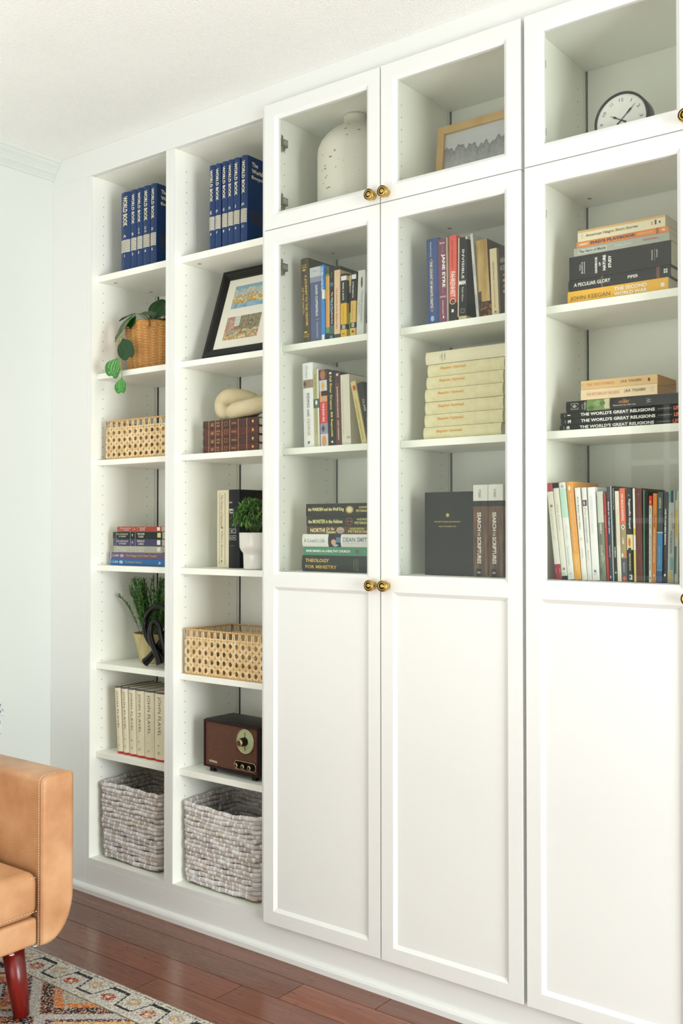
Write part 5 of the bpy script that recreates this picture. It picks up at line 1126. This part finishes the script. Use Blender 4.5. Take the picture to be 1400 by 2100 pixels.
for a in range(nxc + 1):
    for b_2 in range(ny + 1):
        s.v.append((x0_ + a * cs, -.385 - b_2 * cs, FZ + .009 + (random.uniform(-.0005, .0005) if b_2 > 0 else -.006)))
for a in range(nxc):
    for b_2 in range(ny):
        k = i + a * (ny + 1) + b_2
        s.f.append((k, k + 1, k + ny + 2, k + ny + 1)); s.m.append(0); s.sm.append(False); s.c.append(rugcol(x0_ + (a + .5) * cs, -.385 - (b_2 + .5) * cs))
s.box(x0_, x1_, -.385 - ny * cs, -.386, FZ + .0005, FZ + .006, c=H('#8f8c85'))
tag(s.build('rug', attr_mat('woven_rug', .95), recalc=False), 'multicoloured patterned rug with ivory and black border under the tan sofa', 'rug')
# sofa
LEA = noise_mat('tan_leather', '#b67f54', '#dcae82', 7, .36, bump=.12, bscale=260, lo=.30, hi=.70)
t = thing('sofa', 'tan leather sofa with stitched square arm and dark red tapered legs', 'sofa', (-.57, -1.30, FZ))
def rs(s): s.v = [(v[0] + .57, v[1] + 1.30, v[2] - FZ) for v in s.v]; return s
XF = -.172
def arm(y0_, y1_, out):
    """upright arm: profile in the y-z plane, rounded lower outer corner"""
    def prof(ins=0):
        a, b_2 = (y0_ + ins, y1_ - ins); zt, zb = .487 - ins, .083 + ins; rb = .075 - ins
        P = []
        if out > 0:
            P += [(a, zb)] + [(b_2 - rb + rb * math.sin(q), zb + 1.45 * rb * (1 - math.cos(q))) for q in [PI / 2 * k / 10 for k in range(11)]]
            P += [(b_2 - .010 + .010 * math.cos(q), zt - .012 + .012 * math.sin(q)) for q in [PI / 2 * k / 5 for k in range(6)]]
            P += [(a + .016 - .016 * math.sin(q), zt - .018 + .018 * math.cos(q)) for q in [PI / 2 * k / 5 for k in range(6)]]
        else:
            P = [((y0_ + y1_) - p[0], p[1]) for p in prof_out(ins)]
        return P
    def prof_out(ins):
        nonlocal out; o_, out = out, 1; P = prof(ins); out = o_; return P
    s = MB(); rings = [(-.985, 0), (XF - .012, 0), (XF - .0035, .0015), (XF - .0005, .006), (XF, .012)]
    n_ = len(prof()); i_ = 0
    for xx, ins in rings:
        s.v += [(xx, p[0], p[1]) for p in prof(ins)]
    for r_ in range(len(rings) - 1):
        for k in range(n_):
            k2 = (k + 1) % n_; s.f.append((r_ * n_ + k, r_ * n_ + k2, (r_ + 1) * n_ + k2, (r_ + 1) * n_ + k)); s.m.append(0); s.sm.append(True); s.c.append(None)
    s.f.append(tuple((len(rings) - 1) * n_ + k for k in range(n_))); s.m.append(0); s.sm.append(False); s.c.append(None)
    s.f.append(tuple(range(n_))[::-1]); s.m.append(0); s.sm.append(False); s.c.append(None)
    a_ = rs(s).build('arm', LEA, t)
    # welt seam and stitches follow the front outline
    P = prof(.0015); pts_ = [(XF - .006, p[0], p[1]) for p in P]
    rs_ = MB().tube(pts_, .0022, 6, closed=True); rs(rs_).build('piping', LEA, t)
    st_ = MB(); dense = []
    Pq = prof(-.0004)
    for k in range(len(Pq)):
        a, b_2 = Vector((0, *Pq[k])), Vector((0, *Pq[(k + 1) % len(Pq)])); n2 = max(1, int((b_2 - a).length / .001))
        for q in range(n2): dense.append(a.lerp(b_2, q / n2))
    for xx in (XF - .014,):
        for k in range(0, len(dense) - 4, 6):
            a, b_2 = dense[k], dense[k + 4]
            st_.tube([(xx, a.y, a.z), (xx, b_2.y, b_2.z)], .0009, 5)
    rs(st_).build('stitching', mat('#dcc9ae', .6), t, recalc=False)
arm(-.620, -.527, 1)
arm(-2.073, -1.980, -1)
b0 = rs(rbox(-.985, -.186, -1.979, -.621, .083, .150, .010)); b0.build('base', LEA, t)
rs(rbox(-.80, -.176, -1.299, -.622, .152, .262, .028, 5)).build('seat_cushion', LEA, t)
rs(rbox(-.80, -.176, -1.978, -1.301, .152, .262, .028, 5)).build('seat_cushion', LEA, t)
rs(rbox(-.975, -.80, -1.978, -.622, .152, .500, .030, 5)).build('backrest', LEA, t)
s = MB()
for yy_ in [(-.632 - .008 * k) for k in range(82)]:
    s.tube([(-.1815, yy_, .2485), (-.1815, yy_ - .005, .2485)], .0009, 5); s.tube([(-.1755, yy_, .170), (-.1755, yy_ - .005, .170)], .0009, 5)
rs(s).build('stitching', mat('#dcc9ae', .6), t, recalc=False)
LEGM = noise_mat('dark_red_wood', '#5c100c', '#7e1c15', 14, .28, stretch=(3, 3, .6))
for (lx, ly, sx, sy) in ((-.232, -.660, 1, .3), (-.232, -1.94, 1, -.3), (-.90, -.66, -1, .3), (-.90, -1.94, -1, -.3)):
    top = Vector((lx, ly, .083)); bot = Vector((lx + .024 * sx, ly + .010, FZ + .0138))
    rs(MB().tube([tuple(top), tuple(top.lerp(bot, .5)), tuple(bot)], [.0265, .0235, .0190], 28, up=(0, 1, 0))).build('leg', LEGM, t, recalc=False)
for (a, b_2) in ((-.192, -.625), (-.192, -.69)):
    rs(MB().lathe([(.0001, 0), (.006, 0), (.006, .002)], a, b_2, .0805, 14, cap=True)).build('glide', mat('#d8d8d4', .4), t, recalc=False)
# dusky blue leafy stems at the left edge
t = thing('vase_with_stems', 'leafy stems with dusky blue tips at the left edge above the sofa arm', 'plant', (-.915, -.315, FZ))
MB().lathe([(.0001, 0), (.05, 0), (.06, .02), (.062, .25), (.04, .34), (.036, .37), (.032, .37), (.03, .34)], 0, 0, 0, 32).build('vase', mat('#dcdad2', .4), t)
s = MB(); rnd = random.Random(5); st_ = MB()
tips = [(-.752, -.350, .565), (-.752, -.352, .545), (-.757, -.356, .500), (-.754, -.352, .475), (-.760, -.36, .43), (-.80, -.40, .62), (-.84, -.45, .66), (-.88, -.40, .64), (-.81, -.47, .58), (-.90, -.47, .6)]
for tp in tips:
    a = Vector((0, 0, .35)); b_2 = Vector((tp[0] + .915, tp[1] + .315, tp[2] - FZ)); st_.tube([tuple(a), tuple((a + b_2) / 2 + Vector((-.01, 0, .02))), tuple(b_2)], .0014, 5, c=H('#7f8790'))
    d = (b_2 - a).normalized()
    for k in range(9):
        p = a.lerp(b_2, .55 + .45 * k / 8)
        quill(s, p, d * .5 + Vector((rnd.uniform(-1, 1), rnd.uniform(-1, 1), rnd.uniform(-.8, .3))), rnd.uniform(.014, .024), .009, H(rnd.choice(['#4b5472', '#6b7590', '#b9bfcc', '#e0e2e8']), .1), -.3)
s.build('foliage', attr_mat('dusky_leaf', .6), t, recalc=False); st_.build('stems', attr_mat('dusky_stem', .6), t, recalc=False)
